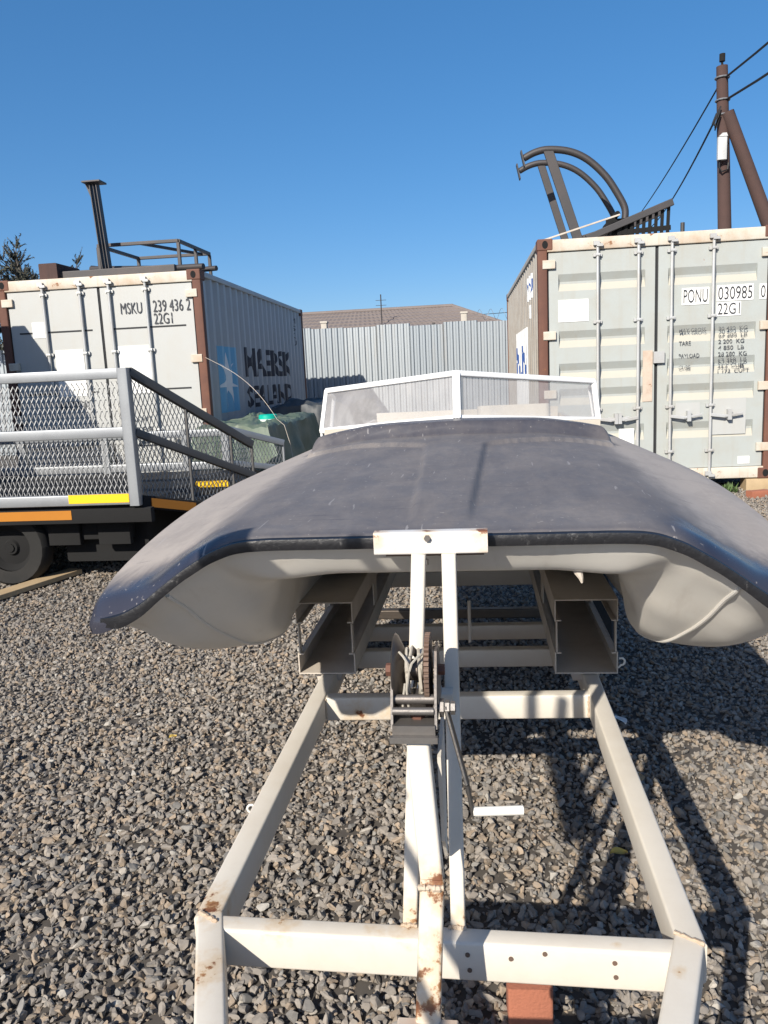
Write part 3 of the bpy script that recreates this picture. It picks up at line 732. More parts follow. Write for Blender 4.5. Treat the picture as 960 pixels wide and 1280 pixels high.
m = MB(); m.cyl((2.20, 9.2, ZT-.02), (2.20, 9.2, 2.86), .022, 8); tag(m.build('pipe_stub', M['roofsteel'], origin=(2.2, 9.2, ZT)), 'short upright pipe stub on the right container roof', 'pipe')
# ------------------------------------------------------------------ utility pole and cables
t = thing('utility_pole', 'brown wooden utility pole with a leaning stay pole behind the right container', 'utility pole', (4.12, 14, 0))
def px_pole(z): return 3.905+.04*(5.9-z)
m = MB(); m.tube([(px_pole(0)-.02, 14, 0), (px_pole(2.5), 14, 2.5), (px_pole(5.92), 14, 5.92)], [.125, .112, .085], 16); m.build('pole', M['pole'], t, smooth=True)
m = MB(); m.tube([(3.985, 13.93, 5.22), (4.64, 13.9, 3.5), (5.97, 13.85, 0)], [.095, .105, .115], 16); m.build('stay_pole', M['pole'], t, smooth=True)
m = MB(); m.cyl((px_pole(5.9), 14, 5.9), (px_pole(5.9), 14, 6.0), .018, 8); m.cyl((px_pole(5.9), 14, 5.99), (px_pole(5.9), 14, 6.1), .045, 10); m.build('insulator', M['blackmat'], t, smooth=True)
for z in (5.75, 5.42, 5.2):
    m = MB(); m.tube([(px_pole(z)+.105*math.cos(a), 14+.105*math.sin(a), z) for a in [2*PI*k/14 for k in range(14)]], .012, 6, closed=True)
    m.build('band', M['galv'], t)
m = MB(); m.cbox((3.82, 13.80, 4.50), (3.96, 13.9, 4.84), .02); m.prism([(3.82, 13.79, 4.84), (3.96, 13.79, 4.84), (3.94, 13.79, 4.89), (3.88, 13.79, 4.89)], (0, .11, 0)); m.build('meter_box', M['meter'], t, smooth=True)
m = MB(); m.tube([(3.86, 13.86, 4.5), (3.855, 13.86, 4.4), (3.90, 13.86, 4.33), (3.99, 13.87, 4.36), (4.0, 13.88, 4.46)], .014, 6); 
for j in range(3): m.tube([(3.86-.03*j, 13.86, 5.3-.05*j), (3.80-.03*j, 13.86, 5.05), (3.78, 13.86, 4.95+.03*j), (3.86, 13.86, 5.2)], .012, 5)
m.build('cable_loop', M['cable'], t)
def cable(label, a, b, sag, r=.013):
    a = Vector(a); b = Vector(b); pts = []
    for k in range(25): s = k/24; q = a.lerp(b, s); q.z -= sag*4*s*(1-s); pts.append(q)
    m = MB(); m.tube(pts, r, 5); tag(m.build('power_cable', M['cable'], origin=a), label, 'cable', 'power cables at the utility pole')
cable('upper power cable running from the pole top to the right', (3.95, 13.95, 5.74), (3.6, -20, 5.8), 1.05, .017)
cable('lower power cable running from the pole to the right', (3.98, 13.95, 5.42), (3.65, -20, 5.35), 1.25, .019)
def ext(p, q, k): p = Vector(p); q = Vector(q); return tuple(p+(q-p)*k)
cable('upper thin cable sloping down left from the pole top', (3.9, 14.02, 5.7), ext((3.9, 14.02, 5.7), (5.329, 30, 6.55), 1.9), .5, .014)
cable('lower dark cable sloping down left from the pole', (3.93, 14.02, 5.36), ext((3.93, 14.02, 5.36), (6.271, 30, 6.83), 1.9), .6, .018)
cable('faint cable crossing behind the fence beside the right container', (-9, 40, 4.6), (6, 30, 3.75), .4, .012)

# ------------------------------------------------------------------ tarp covered piles
from mathutils import noise as mnoise
def tarp(name, label, x0, x1, y0, y1, zt, mat, seed):
    """cloth thrown over a crate-like pile: crumpled top, sides hanging in sharp pleats"""
    rr = random.Random(seed); cx, cy = (x0+x1)/2, (y0+y1)/2; hx, hy = (x1-x0)/2, (y1-y0)/2
    per = []; n = 44
    for (ax, ay, bx, by) in ((-1, -1, 1, -1), (1, -1, 1, 1), (1, 1, -1, 1), (-1, 1, -1, -1)):
        for k in range(n): per.append((ax+(bx-ax)*k/n, ay+(by-ay)*k/n))
    N = len(per); fr = [rr.uniform(0, 1) for _ in range(6)]
    def tri(u): u = u % 1.; return 1-abs(2*u-1)
    def nz(x, y, z, sc): return mnoise.noise(Vector((x*sc+seed*3.1, y*sc, z*sc)))
    rings = []
    for f in (.0, .12, .25, .4, .55, .7, .82, .91, .97, 1.0):     # top, from the middle out
        row = []
        for (a, b) in per:
            x, y = cx+a*f*hx, cy+b*f*hy
            z = zt+.05*nz(x, y, 0, 2.2)+.07*abs(nz(x, y, 3, 5.5))+.030*abs(nz(x, y, 7, 13))-.03*max(0, f-.93)/.07
            row.append((x, y, z))
        rings.append(row)
    for j in range(1, 17):                                         # sides
        v = j/16; row = []
        for i, (a, b) in enumerate(per):
            u = i/N; x, y, z = rings[9][i]
            corner = max(0, min(abs(a), abs(b))-.80)/.20
            pl = .26*v*tri(9*u+fr[0]+.16*v)**1.3+.10*v*tri(23*u+fr[1]-.2*v)+.20*corner*v
            L = math.hypot(a, b); x2 = x+a/L*pl+.03*nz(x, v, y, 5); y2 = y+b/L*pl+.03*nz(y, v, x, 5)
            hem = .03+.16*tri(3*u+fr[2])*(1 if b > -.9 else .6)
            row.append((x2, y2, max(.02, z+(hem-z)*v)))
        rings.append(row)
    m = MB(); m.grid([r+[r[0]] for r in rings]); return tag(m.build(name, mat, origin=(cx, cy, 0), smooth=28, fixn=False), label, 'tarp')
tarp('tarp_covered_pile', 'green tarp draped over a pile beside the left container', -2.90, -2.14, 7.95, 10.3, .95, M['tarp'], 4)
tarp('tarp_covered_pile', 'navy tarp pile lying behind the green tarp along the left container', -2.80, -1.75, 10.7, 13.3, 1.06, M['tarpdark'], 8)
TX_, TY_, TZ_ = -2.36, 8.8, .972
t = thing('paint_tub', 'white tub with a teal lid standing on the green tarp', 'tub', (TX_, TY_, TZ_))
m = MB(); m.tube([(TX_, TY_, TZ_-.06), (TX_, TY_, TZ_), (TX_, TY_, TZ_+.012)], [.13, .14, .11], 20); m.build('body', M['patch'], t, smooth=True)
m = MB(); m.tube([(TX_, TY_, TZ_+.008), (TX_, TY_, TZ_+.016), (TX_, TY_, TZ_+.055), (TX_, TY_, TZ_+.064)], [.095, .105, .102, .088], 20); m.build('lid', M['teal'], t, smooth=True)
m = MB(); pts = []
a = Vector((-3.08, 8.955, 1.70)); b = Vector((-2.18, 8.5, .99))
for k in range(21): s = k/20; q = a.lerp(b, s); q.z += .17*4*s*(1-s)*(.4+.6*s); pts.append(q)
pts += [Vector((-2.08, 8.40, .93)), Vector((-2.0, 8.3, .72)), Vector((-1.95, 8.22, .45))]
m.tube(pts, .0025, 6); tag(m.build('rope', M['bunk'], origin=a), 'thin pale rope strung from the left container post down to the green tarp', 'rope')

# ------------------------------------------------------------------ cage trailer at the left
t = thing('cage_trailer', 'grey utility trailer with expanded mesh sides, standing left of the boat', 'trailer', (-3.6, 6.2, 0))
XR, XL, Y0, Y1 = -2.365, -5.35, 5.2, 7.25
TAPE0, TAPE1 = -2.335, -2.06
def strip(p0, p1, wd, ht, mat, name='rail', up=(0, 0, 1), par=t): m = MB(); m.bar(p0, p1, wd, ht, up, .006); return m.build(name, mat, par, smooth=True)
def mesh_panel(A, B, zlo, zhi, dw=.0355, dh=.078, th=.0041, par=t, mat=None):
    """expanded metal between bottom line A->B; zlo/zhi are functions of the fraction along it"""
    A = Vector((*A, 0)); B = Vector((*B, 0)); L = (B-A).length; nrm = (B-A).normalized().cross(Vector((0, 0, 1)))
    n = int(L/dw); m = MB(); rows = int((max(zhi(0), zhi(1))-min(zlo(0), zlo(1)))/(dh/2))+1; zb_ = min(zlo(0), zlo(1))
    def pt(i, z, k): return A.lerp(B, i/n)+Vector((0, 0, z))+nrm*(.004 if k else -.004)
    for i in range(n):
        for j in range(rows):
            for s in (0, 1):
                z0 = zb_+j*dh/2; z1 = z0+dh/2
                if (j+s) % 2: a = (i, z1); b = (i+.5, z0) 
                else: a = (i, z0); b = (i+.5, z1)
                if s: a = (a[0]+.5, a[1]); b = (b[0]+.5, b[1])
                fm = min(1, (a[0]+.25)/n); zm = (z0+z1)/2
                if zm < zlo(fm)+.005 or zm > zhi(fm)-.005: continue
                p, q = pt(a[0], a[1], j % 2), pt(b[0], b[1], (j+1) % 2); dd = (q-p).normalized(); c = dd.cross(nrm).normalized()*th*.62; e = nrm*th*.35
                m.add([p-c-e, p+c-e, p+c+e, p-c+e, q-c-e, q+c-e, q+c+e, q-c+e], [(0, 1, 5, 4), (1, 2, 6, 5), (2, 3, 7, 6), (3, 0, 4, 7)])
    return m.build('mesh_panel', mat or M['meshsteel'], par, fixn=False)
ZB, ZM, ZTp = .645, 1.105, 1.50
for (yy, nm, top, mid) in ((Y0, 'near', ZTp, ZM), (Y1, 'far', .95, None)):
    strip((XL, yy, ZB), (XR-.03, yy, ZB), .05, .075, M['galv'])
    strip((XL, yy, top), (XR-.03, yy, top), .05, .07, M['galv'])
    if mid: strip((XL, yy, mid), (XR-.03, yy, mid), .05, .07, M['galv'])
    for xx in ((XL, XR-.0) if nm == 'near' else (XL, -4.4, -3.55, -2.75, XR)):
        strip((xx, yy, .60), (xx, yy, top+.035), .072, .072, M['galv'], 'post')
strip((-3.47, Y0+.05, .6), (-3.47, Y0+.05, ZTp), .05, .05, M['blackmat'], 'post')
mesh_panel((XL, Y0+.012), (XR-.03, Y0+.012), lambda f: ZB+.03, lambda f: ZM-.03)
mesh_panel((XL, Y0+.012), (XR-.03, Y0+.012), lambda f: ZM+.03, lambda f: ZTp-.03)
mesh_panel((XL, Y1), (XR, Y1), lambda f: ZB+.03, lambda f: .93, .05, .09, mat=M['darksteel'])
# sloping tail sides
EX, EY = -1.80, 6.15
for (ax, ay, bx, by, mt, nm) in ((XR+.02, Y0+.03, EX, EY, M['darksteel'], 0), (XR+.02, Y1, EX-.12, Y1+.4, M['galv'], 1)):
    zt0, zt1, zm0, zm1, zb0, zb1 = (1.51, .915, 1.10, .665, .62, .36) if nm == 0 else (.98, .80, .66, .55, .62, .40)
    strip((ax, ay, zt0), (bx, by, zt1), .05, .06, mt); strip((ax, ay, zm0), (bx, by, zm1), .05, .055, mt)
    strip((ax, ay, zb0), (bx, by, zb1), .05, .09, M['blackmat'])
    for s in ((.42, .80, 1.0) if nm == 0 else (.4, 1.0)):
        p = Vector((ax, ay, zb0)).lerp(Vector((bx, by, zb1)), s); q = Vector((ax, ay, zt0)).lerp(Vector((bx, by, zt1)), s); strip(p, q, .022, .022, M['darksteel'] if nm == 0 else M['galv'], 'post', (0, 1, 0))
    mesh_panel((ax, ay), (bx, by), lambda f: zb0+(zb1-zb0)*f+.04, lambda f: zt0+(zt1-zt0)*f-.03, .036, .078)
m = MB(); m.box((XL+.03, Y0+.03, .575), (XR, Y1-.03, .60)); m.build('deck_plate', M['blackmat'], t)
m = MB(); m.add([(XR, Y0+.05, .60), (EX, EY, .36), (EX-.1, Y1+.38, .36), (XR, Y1, .60)], [(0, 1, 2, 3)]); o = m.build('tail_plate', M['blackmat'], t); sm = o.modifiers.new('thick', 'SOLIDIFY'); sm.thickness = .02
strip((XL, Y0+.02, .53), (XR+.1, Y0+.02, .53), .06, .10, M['blackmat'], 'chassis_beam'); strip((XL, Y1-.05, .53), (XR, Y1-.05, .53), .06, .10, M['blackmat'], 'chassis_beam')
for yy, z_ in ((Y0+.22, .40), (Y0+.75, .36), (Y1-.3, .38)): strip((XL+.1, yy, z_), (XR-.15, yy, z_), .10, .14, M['blackmat'], 'sub_beam')
m = MB(); m.cbox((-3.06, Y0+.26, .15), (-2.42, Y1-.2, .50), .02); m.build('shade_box', M['blackmat'], t)  # black box added under the deck to darken the ground there
for xx, wd_ in ((-3.0, .05), (-2.62, .05), (-4.6, .05)): strip((xx, Y0+.16, .30), (xx, Y0+.16, .54), .24, wd_, M['blackmat'], 'mud_flap', (0, 1, 0))
for xx in (-5.0, -4.3, -3.6, -2.9): strip((xx, Y0, .52), (xx, Y1, .52), .05, .08, M['blackmat'], 'cross_member')
m = MB(); m.box((-2.845, Y0-.0285, .625), (-2.405, Y0-.0255, .685)); m.build('reflector_tape', M['yellow'], t)
m = MB(); m.box((-4.6, Y0-.0135, .510), (-2.845, Y0-.0105, .575)); m.build('reflector_tape', M['orange'], t)
p = Vector((XR+.02, Y0+.03, .62)); q = Vector((EX, EY, .36)); nr = Vector((q.y-p.y, -(q.x-p.x), 0)).normalized()*.028
m = MB(); a_, b_ = p.lerp(q, .06)+nr, p.lerp(q, .42)+nr; h_ = Vector((0, 0, .032)); m.prism([a_-h_, b_-h_, b_+h_, a_+h_], nr*.08); m.build('reflector_tape', M['orange'], t)
a_, b_ = p.lerp(q, .60)+nr, p.lerp(q, .8)+nr; m = MB(); m.prism([a_-h_*.8, b_-h_*.8, b_+h_*.8, a_+h_*.8], nr*.08); m.build('reflector_tape', M['orange'], t)
m = MB(); m.box((TAPE0, 6.285, .565), (TAPE1, 6.30, .615)); m.build('reflector_tape', M['yellow'], t)
m = MB(); m.box((TAPE0-.01, 6.302, .34), (TAPE1+.01, 6.32, .63)); m.build('mud_flap', M['blackmat'], t)
m = MB(); m.cyl((-3.42, Y0+.12, .29), (-3.42, Y1-.12, .29), .03, 10); m.build('axle', M['blackmat'], t)
for (xx, yy) in ((-3.42, Y0+.10), (-3.42, Y1-.24), (-4.15, Y0+.10), (-4.15, Y1-.24)):
    w_ = thing('wheel', None, None, (0,0,0)); w_['_o'] = t['_o']; bpy.data.objects.remove(w_)
    m = MB(); prof = [(.17, 0), (.26, 0), (.285, .03), (.29, .07), (.285, .12), (.26, .15), (.17, .15)]
    P = [[(xx+r_*math.cos(a), yy+o_, .29+r_*math.sin(a)) for a in [2*PI*k/28 for k in range(29)]] for r_, o_ in prof]; m.grid(P)
    wo = m.build('wheel', M['tyre'], t, smooth=True)
    m = MB(); prof = [(.0, .03), (.05, .03), (.06, .05), (.13, .06), (.165, .02), (.172, .02), (.172, .14)]
    P = [[(xx+r_*math.cos(a), yy+o_, .29+r_*math.sin(a)) for a in [2*PI*k/28 for k in range(29)]] for r_, o_ in prof]; m.grid(P); m.build('rim', M['blackmat'], wo, smooth=True)

# plank on the gravel
m = MB(); m.bar((-3.62, 3.95, .035), (-3.10, 5.62, .04), .13, .035, (0, 0, 1), .003); o = m.build('plank', M['plank'], origin=(-3.3, 4.8, .02)); tag(o, 'long pale wooden plank lying on the gravel by the cage trailer', 'plank')

# ------------------------------------------------------------------ boat trailer
t = thing('boat_trailer', 'cream painted boat trailer with winch stand, carrying the navy boat', 'boat trailer', (-.09, 2.4, 0))
RW, RH, ZR_ = .050, .078, .42; zc = ZR_-RH/2
t.scale = (.9, .9, .9); t.location = (-.081, 2.16, .14)  # whole trailer shrunk about the camera position, location baked to suit
XLr, XRr = -.530, .338; YF = 1.288; YR = 2.345
TR = M['trailer']
def tb(p0, p1, wd=RW, ht=RH, name='side_rail', mat=TR, up=(0, 0, 1), r=.006, par=t): m = MB(); m.bar(p0, p1, wd, ht, up, r); return m.build(name, mat, par, smooth=True)
tb((XLr, YF, zc), (XLr+.012, 5.3, zc)); tb((XRr, YF-.02, zc), (XRr-.012, 5.3, zc))
tb((XLr+.002, YF+.012, zc), (-.13, .13, zc-.001), name='drawbar'); tb((XRr-.002, YF-.008, zc), (-.07, .13, zc-.001), name='drawbar')
tb((XLr+.027, YF-.008, zc-.002), (XRr-.027, YF-.026, zc-.002), .042, RH-.002, 'cross_member')
tb((XLr+.03, YR-.01, zc-.002), (XRr-.028, YR+.02, zc-.002), .045, RH-.002, 'cross_member')
for yy, hh in ((2.76, .065), (3.05, .06), (3.9, .078), (5.2, .078)): tb((XLr+.03, yy, zc+.002), (XRr-.032, yy+.02, zc+.002), .045, hh, 'cross_member')
tb((-.33, .86, zc-.003), (.15, .87, zc-.003), .05, .07, 'cross_member')
m = MB(); m.cbox((-.150, .95, .404), (-.056, 1.078, .418), .003); m.build('base_plate', M['orustpatch'], t)
tb((-.10, .20, zc-.005), (-.10, 1.07, zc-.012), .06, .05, 'tongue')
m = MB(); m.cyl((-.10, .08, zc), (-.10, .22, zc), .035, 12); m.cbox((-.145, -.02, zc-.03), (-.055, .12, zc+.04), .015); m.build('coupling', M['steel'], t, smooth=True)
for xx in (-.15, -.037):
    pass
for (x0, x1) in ((-.150, -.117), (-.062, -.062)):
    tb((x0, 1.300, .40), (x1+(0 if x0 < -.1 else 0), 1.425, 1.075), .0265, .0265, 'winch_post', up=(0, 1, 0), r=.004)
ST = [(-.113, 1.205, .838), (-.093, 1.150, .605), (-.103, 1.085, .412)]
m = MB(); m.bar(ST[0], ST[1], .037, .034, (0, 1, 0), .006); m.bar(Vector(ST[1])+Vector((0, .0, .006)), ST[2], .0385, .036, (0, 1, 0), .006); m.build('winch_strut', TR, t, smooth=True)
m = MB(); m.bar((-.118, 1.2, .838), (-.105, 1.37, .838), .05, .012, (0, 0, 1), .002); m.bar((-.118, 1.358, .825), (-.06, 1.358, .825), .03, .03); m.build('winch_bracket', TR, t)
m = MB(); m.prism([(-.082, 1.2, .79), (-.082, 1.33, .80), (-.082, 1.30, .55), (-.082, 1.235, .62)], (.006, 0, 0)); m.build('gusset', TR, t)
for xx, zz in ((-.045, .395), (-.042, .365), (.03, .392), (.088, .405), (.205, .395), (.207, .368)): m = MB(); yb_ = YF-.017-.0208*(1)-.018*(xx-XLr)/(XRr-XLr)+.008; m.cyl((xx, yb_-.0016, zz), (xx, yb_+.004, zz), .0042, 10); m.build('bolt_hole', M['rustgear'], t)
def weld(a, b, r=.0042, n=14):
    a = Vector(a); b = Vector(b); pts = [a.lerp(b, k/n)+Vector((random.uniform(-.001, .001), random.uniform(-.001, .001), random.uniform(-.001, .001))) for k in range(n+1)]
    m = MB(); m.tube(pts, [r*random.uniform(.7, 1.25) for _ in pts], 6); m.build('weld_bead', M['weld'], t, smooth=True)
weld((XLr+.030, YF-.029, ZR_-.006), (XLr+.030, YF-.029, ZR_-.074)); weld((XRr-.031, YF-.046, ZR_-.006), (XRr-.031, YF-.046, ZR_-.074))
weld((XLr-.018, YF+.012, ZR_+.0005), (XLr+.024, YF-.014, ZR_+.0005)); weld((XRr-.024, YF+.004, ZR_+.0005), (XRr+.020, YF-.024, ZR_+.0005))
weld((-.165, 1.286, ZR_-.001), (-.135, 1.286, ZR_-.001)); weld((-.077, 1.286, ZR_-.002), (-.047, 1.286, ZR_-.002)); weld((-.112, 1.129, .606), (-.075, 1.129, .606), .005)
weld((XLr+.03, YR-.033, ZR_-.006), (XLr+.03, YR-.033, ZR_-.072)); weld((XRr-.03, YR-.004, ZR_-.006), (XRr-.03, YR-.004, ZR_-.072))
# bow stop
m = MB(); m.bar((-.199, 1.434, 1.096), (.009, 1.434, 1.096), .030, .042, (0, 0, 1), .004); bs = m.build('bow_stop', M['stop'], t, smooth=True)
m = MB(); m.box((-.18, 1.440, 1.068), (.002, 1.455, 1.0745)); m.build('back_strip', M['rustgear'], bs)
m = MB(); m.cyl((-.10, 1.412, 1.106), (-.10, 1.42, 1.106), .006, 6); m.cyl((-.105, 1.42, 1.066), (-.105, 1.42, 1.056), .006, 6); m.build('bolt', M['steelbright'], bs)
# bunks: boxed lipped channels with open sides
for (x0, x1) in ((-.625, -.432), (.222, .42)):
    yb0, yb1, za, zt_ = 2.5, 5.2, .424, .672; th = .004; b = MB()
    b.box((x0, yb0, zt_-th), (x1, yb1, zt_)); b.box((x0, yb0, za), (x1, yb1, za+th))
    for xx, sg in ((x0, 1), (x1, -1)):
        a, c = sorted((xx, xx+sg*th)); b.box((a, yb0, zt_-.072), (c, yb1, zt_-th-.001)); b.box((a, yb0, za+th+.001), (c, yb1, za+.072))
        a2, c2 = sorted((xx+sg*(th+.001), xx+sg*.020)); b.box((a2, yb0, zt_-.072), (c2, yb1, zt_-.068)); b.box((a2, yb0, za+.068), (c2, yb1, za+.072))
    bo = b.build('bunk', M['bunk'], t)
    for xx, sg in ((x0, 1), (x1, -1)):
        for k, yy in enumerate((yb0, 3.05, 3.7, 4.4, 5.1)):
            q = MB(); a, c = sorted((xx+sg*.0045, xx+sg*.0085)); q.box((a, yy+.001, za+.074), (c, yy+(.10 if k else .028), zt_-.074)); q.build('web_plate', M['bunk'], bo)
    q = MB(); xm = (x0+x1)/2; q.prism([(x0+.05, 2.53, za-.001), (x1-.05, 2.53, za-.001), (xm+.04, 2.53, za-.035), (xm-.04, 2.53, za-.035)], (0, .012, 0)); q.build('saddle_plate', M['bunk'], bo)
for xx in (-.145, -.055): m = MB(); m.cyl((xx, 2.765, .44), (xx, 2.80, .585), .006, 8); m.build('guide_pin', M['bunk'], t)
def hook(p, sgn, s=1.):
    p = Vector(p); pts = [p]+[p+Vector((sgn*(.012+.016*math.sin(a))*s, 0, .012*s+.016*(1-math.cos(a))*s)) for a in [R(k*30) for k in range(0, 8)]]
    m = MB(); m.tube(pts, .0045*s, 8); m.build('rope_hook', M['whiteplastic'], t, smooth=True)
hook((-.551, 1.685, .39), -1, .62); hook((.422, 2.51, .44), 1, .75)
# axle, wheels, mudguards under the hull
m = MB(); m.bar((-.72, 4.1, .14), (.54, 4.1, .14), .05, .05); m.build('axle', M['steel'], t)
for xx in (-.74, .56):
    prof = [(.13, -.07), (.22, -.07), (.245, -.05), (.25, 0), (.245, .05), (.22, .07), (.13, .07)]; m = MB()
    m.grid([[(xx+o_, 4.1+1.18*r_*math.cos(a), .14+1.18*r_*math.sin(a)) for a in [2*PI*k/28 for k in range(29)]] for r_, o_ in prof]); wo = m.build('wheel', M['tyre'], t, smooth=True)
    m = MB(); m.grid([[(xx+o_, 4.1+1.18*r_*math.cos(a), .14+1.18*r_*math.sin(a)) for a in [2*PI*k/28 for k in range(29)]] for r_, o_ in [(0, -.03), (.06, -.03), (.1, -.01), (.132, -.06), (.132, .06)]]); m.build('rim', M['galv'], wo, smooth=True)
    m = MB(); m.cbox((xx-.02 if xx < 0 else xx-.10, 4.05, .16), (xx+.10 if xx < 0 else xx+.02, 4.15, .36), .01); m.build('spring_hanger', M['steel'], t)

# winch with drum, gear wheel, rope and crank
wb = MB(); wx0, wx1 = -.150, -.082
wb.cbox((wx0, 1.185, .846), (wx1, 1.335, .852), .002); wb.box((wx0, 1.178, .832), (wx1, 1.184, .853)); wb.box((wx0-.004, 1.168, .828), (wx1+.004, 1.177, .838))
for xx in (wx0-.003, wx1-.001):
    poly = [(xx, 1.182, .846), (xx, 1.335, .846), (xx, 1.325, .90), (xx, 1.285, .955), (xx, 1.24, .955), (xx, 1.20, .90)]; wb.prism(poly, (.004, 0, 0))
winch = wb.build('winch', M['steelbright'], t)
AX = Vector((0, 1.262, .915))
def disc(x, r_, th, name, mat, dish=0.): 
    m = MB(); m.grid([[(x+o_, AX.y+q*math.cos(a), AX.z+q*math.sin(a)) for a in [2*PI*k/40 for k in range(41)]] for q, o_ in [(0, -th/2-dish), (r_*.35, -th/2-dish), (r_*.75, -th/2), (r_, -th/2), (r_, th/2), (r_*.75, th/2), (r_*.35, th/2+dish), (0, th/2+dish)]]); return m.build(name, mat, winch, smooth=True)
m = MB(); m.grid([[(x_, AX.y+q*math.cos(a), AX.z+q*math.sin(a)) for a in [2*PI*k/40 for k in range(41)]] for q, x_ in [(0, -.146), (.020, -.146), (.058, -.152), (.061, -.150), (.058, -.146), (.026, -.130), (.020, -.128), (0, -.128)]]); m.build('drum_flange', M['steel'], winch, smooth=True)
m = MB(); m.cyl((-.143, AX.y, AX.z), (-.09, AX.y, AX.z), .018, 16); m.build('drum', M['steel'], winch, smooth=True)
gw = MB(); n = 44
rim = []
for k in range(n):
    for s, q in ((0., .056), (.25, .056), (.35, .0615), (.85, .0615)): rim.append((q, 2*PI*(k+s)/n))
for x_ in (0,):
    P = [[(x, AX.y+(0.02 if rr_ is None else q)*math.cos(a), AX.z+(0.02 if rr_ is None else q)*math.sin(a)) for q, a in rim+[rim[0]]] for x, rr_ in ((-.099, None), (-.099, 1), (-.091, 1), (-.091, None))]
    gw.grid(P)
gw.build('gear_wheel', M['rustgear'], winch)
m = MB(); pts = []
for k in range(430):
    a = k*.42; x = -.131+.030*(.5-.5*math.cos(k*.105)); q = .028+.013*random.random()+(.004*math.sin(k*.31)); pts.append((x, AX.y+q*math.cos(a)-.004, AX.z+q*math.sin(a)-.004))
m.tube(pts, .0027, 6)
m.tube([(-.14, 1.235, .955), (-.132, 1.222, .952), (-.125, 1.212, .945), (-.123, 1.21, .93), (-.128, 1.212, .90), (-.126, 1.215, .87), (-.131, 1.216, .855), (-.136, 1.216, .86), (-.135, 1.214, .88), (-.13, 1.212, .91)], .0021, 6)
m.tube([(-.100, 1.235, .953), (-.108, 1.22, .953), (-.118, 1.212, .944), (-.122, 1.21, .932)], .0021, 6)
m.build('winch_rope', M['rope'], winch, smooth=True)
m = MB(); m.cyl((-.165, AX.y, AX.z), (-.143, AX.y, AX.z), .007, 8); m.cyl((-.166, AX.y, AX.z), (-.158, AX.y, AX.z), .011, 6); m.build('axle_bolt', M['rusty'], winch)
m = MB(); m.cyl((-.085, AX.y, AX.z), (-.068, AX.y, AX.z), .009, 6); m.build('axle_bolt', M['rusty'], winch)
m = MB(); m.cyl((-.150, 1.192, .872), (-.084, 1.192, .872), .0065, 12); m.cyl((-.150, 1.212, .884), (-.084, 1.212, .884), .008, 12); m.build('spacer_rod', M['steelbright'], winch, smooth=True)
m = MB(); m.cyl((-.112, 1.215, .852), (-.112, 1.215, .860), .012, 6); m.build('base_bolt', M['rusty'], winch)
m = MB(); m.cyl((-.086, 1.215, .868), (-.050, 1.215, .868), .0065, 10)
for k in range(3): m.cyl((-.076+.009*k, 1.215, .868), (-.069+.009*k, 1.215, .868), .015-.002*k, 6)
m.build('crank_shaft', M['steelbright'], winch)
m = MB(); m.bar((-.066, 1.212, .872), (-.034, 1.175, .757), .006, .016, (0, 1, .3), .002); m.bar((-.034, 1.175, .757), (-.026, 1.172, .706), .006, .014, (0, 1, .3), .002); m.build('crank_arm', M['steel'], winch)
m = MB(); m.cyl((-.026, 1.172, .712), (.053, 1.178, .713), .0075, 14); m.build('crank_grip', M['whiteplastic'], winch, smooth=True)

# added unseen stand, shaped to cast a shadow across the gravel
t2 = thing('steel_stand', 'added unseen shadow caster, a grey post with a raised arm left of the camera', 'stand', (-.535, -.33, 0))
m = MB(); m.bar((-.535, -.33, 0), (-.535, -.33, 1.22), .05, .05, (0, 1, 0)); m.build('post', M['roofsteel'], t2)
m = MB(); m.bar((-.535, -.33, 1.2), (-.70, -.01, 1.51), .02, .02); m.build('link', M['roofsteel'], t2)
m = MB(); m.bar((-.692, -.025, 1.50), (-.895, .34, 1.80), .075, .07); m.build('arm', M['roofsteel'], t2)
for q0, q1 in (((-.745, .07, 1.57), (-.745, .07, 1.95)), ((-.71, .02, 1.53), (-.67, .05, 1.86))):
    m = MB(); m.bar(q0, q1, .026, .026, (0, 1, 0)); m.build('prong', M['roofsteel'], t2)
m = MB(); m.cbox((-.72, -.55, 0), (-.36, -.12, .012), .003); m.build('base_plate', M['roofsteel'], t2)
# brick standing under the front cross member
m = MB(); m.cbox((.027, 1.505, -.02), (.122, 1.58, .112), .006); o = m.build('brick', M['brick'], origin=(.08, 1.54, 0), smooth=True); tag(o, 'upright red brick on the gravel below the trailer\'s front cross member', 'brick')
o.rotation_euler = (0, 0, R(2))

# ------------------------------------------------------------------ boat
BX, BY = -.082, 1.47
bt = thing('boat', 'navy topped tunnel hull speedboat with a low white framed windscreen', 'boat', (BX, BY, .0)); bt['_o'] = (BX, BY, 0.)
bt.scale = (.9, .9, .9); bt.location = (.9*BX, .9*BY, .14)  # boat scaled about the camera along with its trailer, so its image stays the same
def lerp_tab(tab, x):
    xs_ = [q[0] for q in tab]; ys_ = [q[1] for q in tab]
    return float(np.interp(x, xs_, ys_))
def spl(tab, x):
    """smooth (monotone cubic) table lookup"""
    X = [q[0] for q in tab]; Y = [q[1] for q in tab]
    if x <= X[0]: return Y[0]
    if x >= X[-1]: return Y[-1]
    h = [X[i+1]-X[i] for i in range(len(X)-1)]; dl_ = [(Y[i+1]-Y[i])/h[i] for i in range(len(h))]
    mm = [dl_[0]]+[0 if dl_[i-1]*dl_[i] <= 0 else 2*dl_[i-1]*dl_[i]/(dl_[i-1]+dl_[i]) for i in range(1, len(h))]+[dl_[-1]]
    i = max(k for k in range(len(h)) if X[k] <= x); s = (x-X[i])/h[i]
    return (2*s**3-3*s*s+1)*Y[i]+(s**3-2*s*s+s)*h[i]*mm[i]+(-2*s**3+3*s*s)*Y[i+1]+(s**3-s*s)*h[i]*mm[i+1]
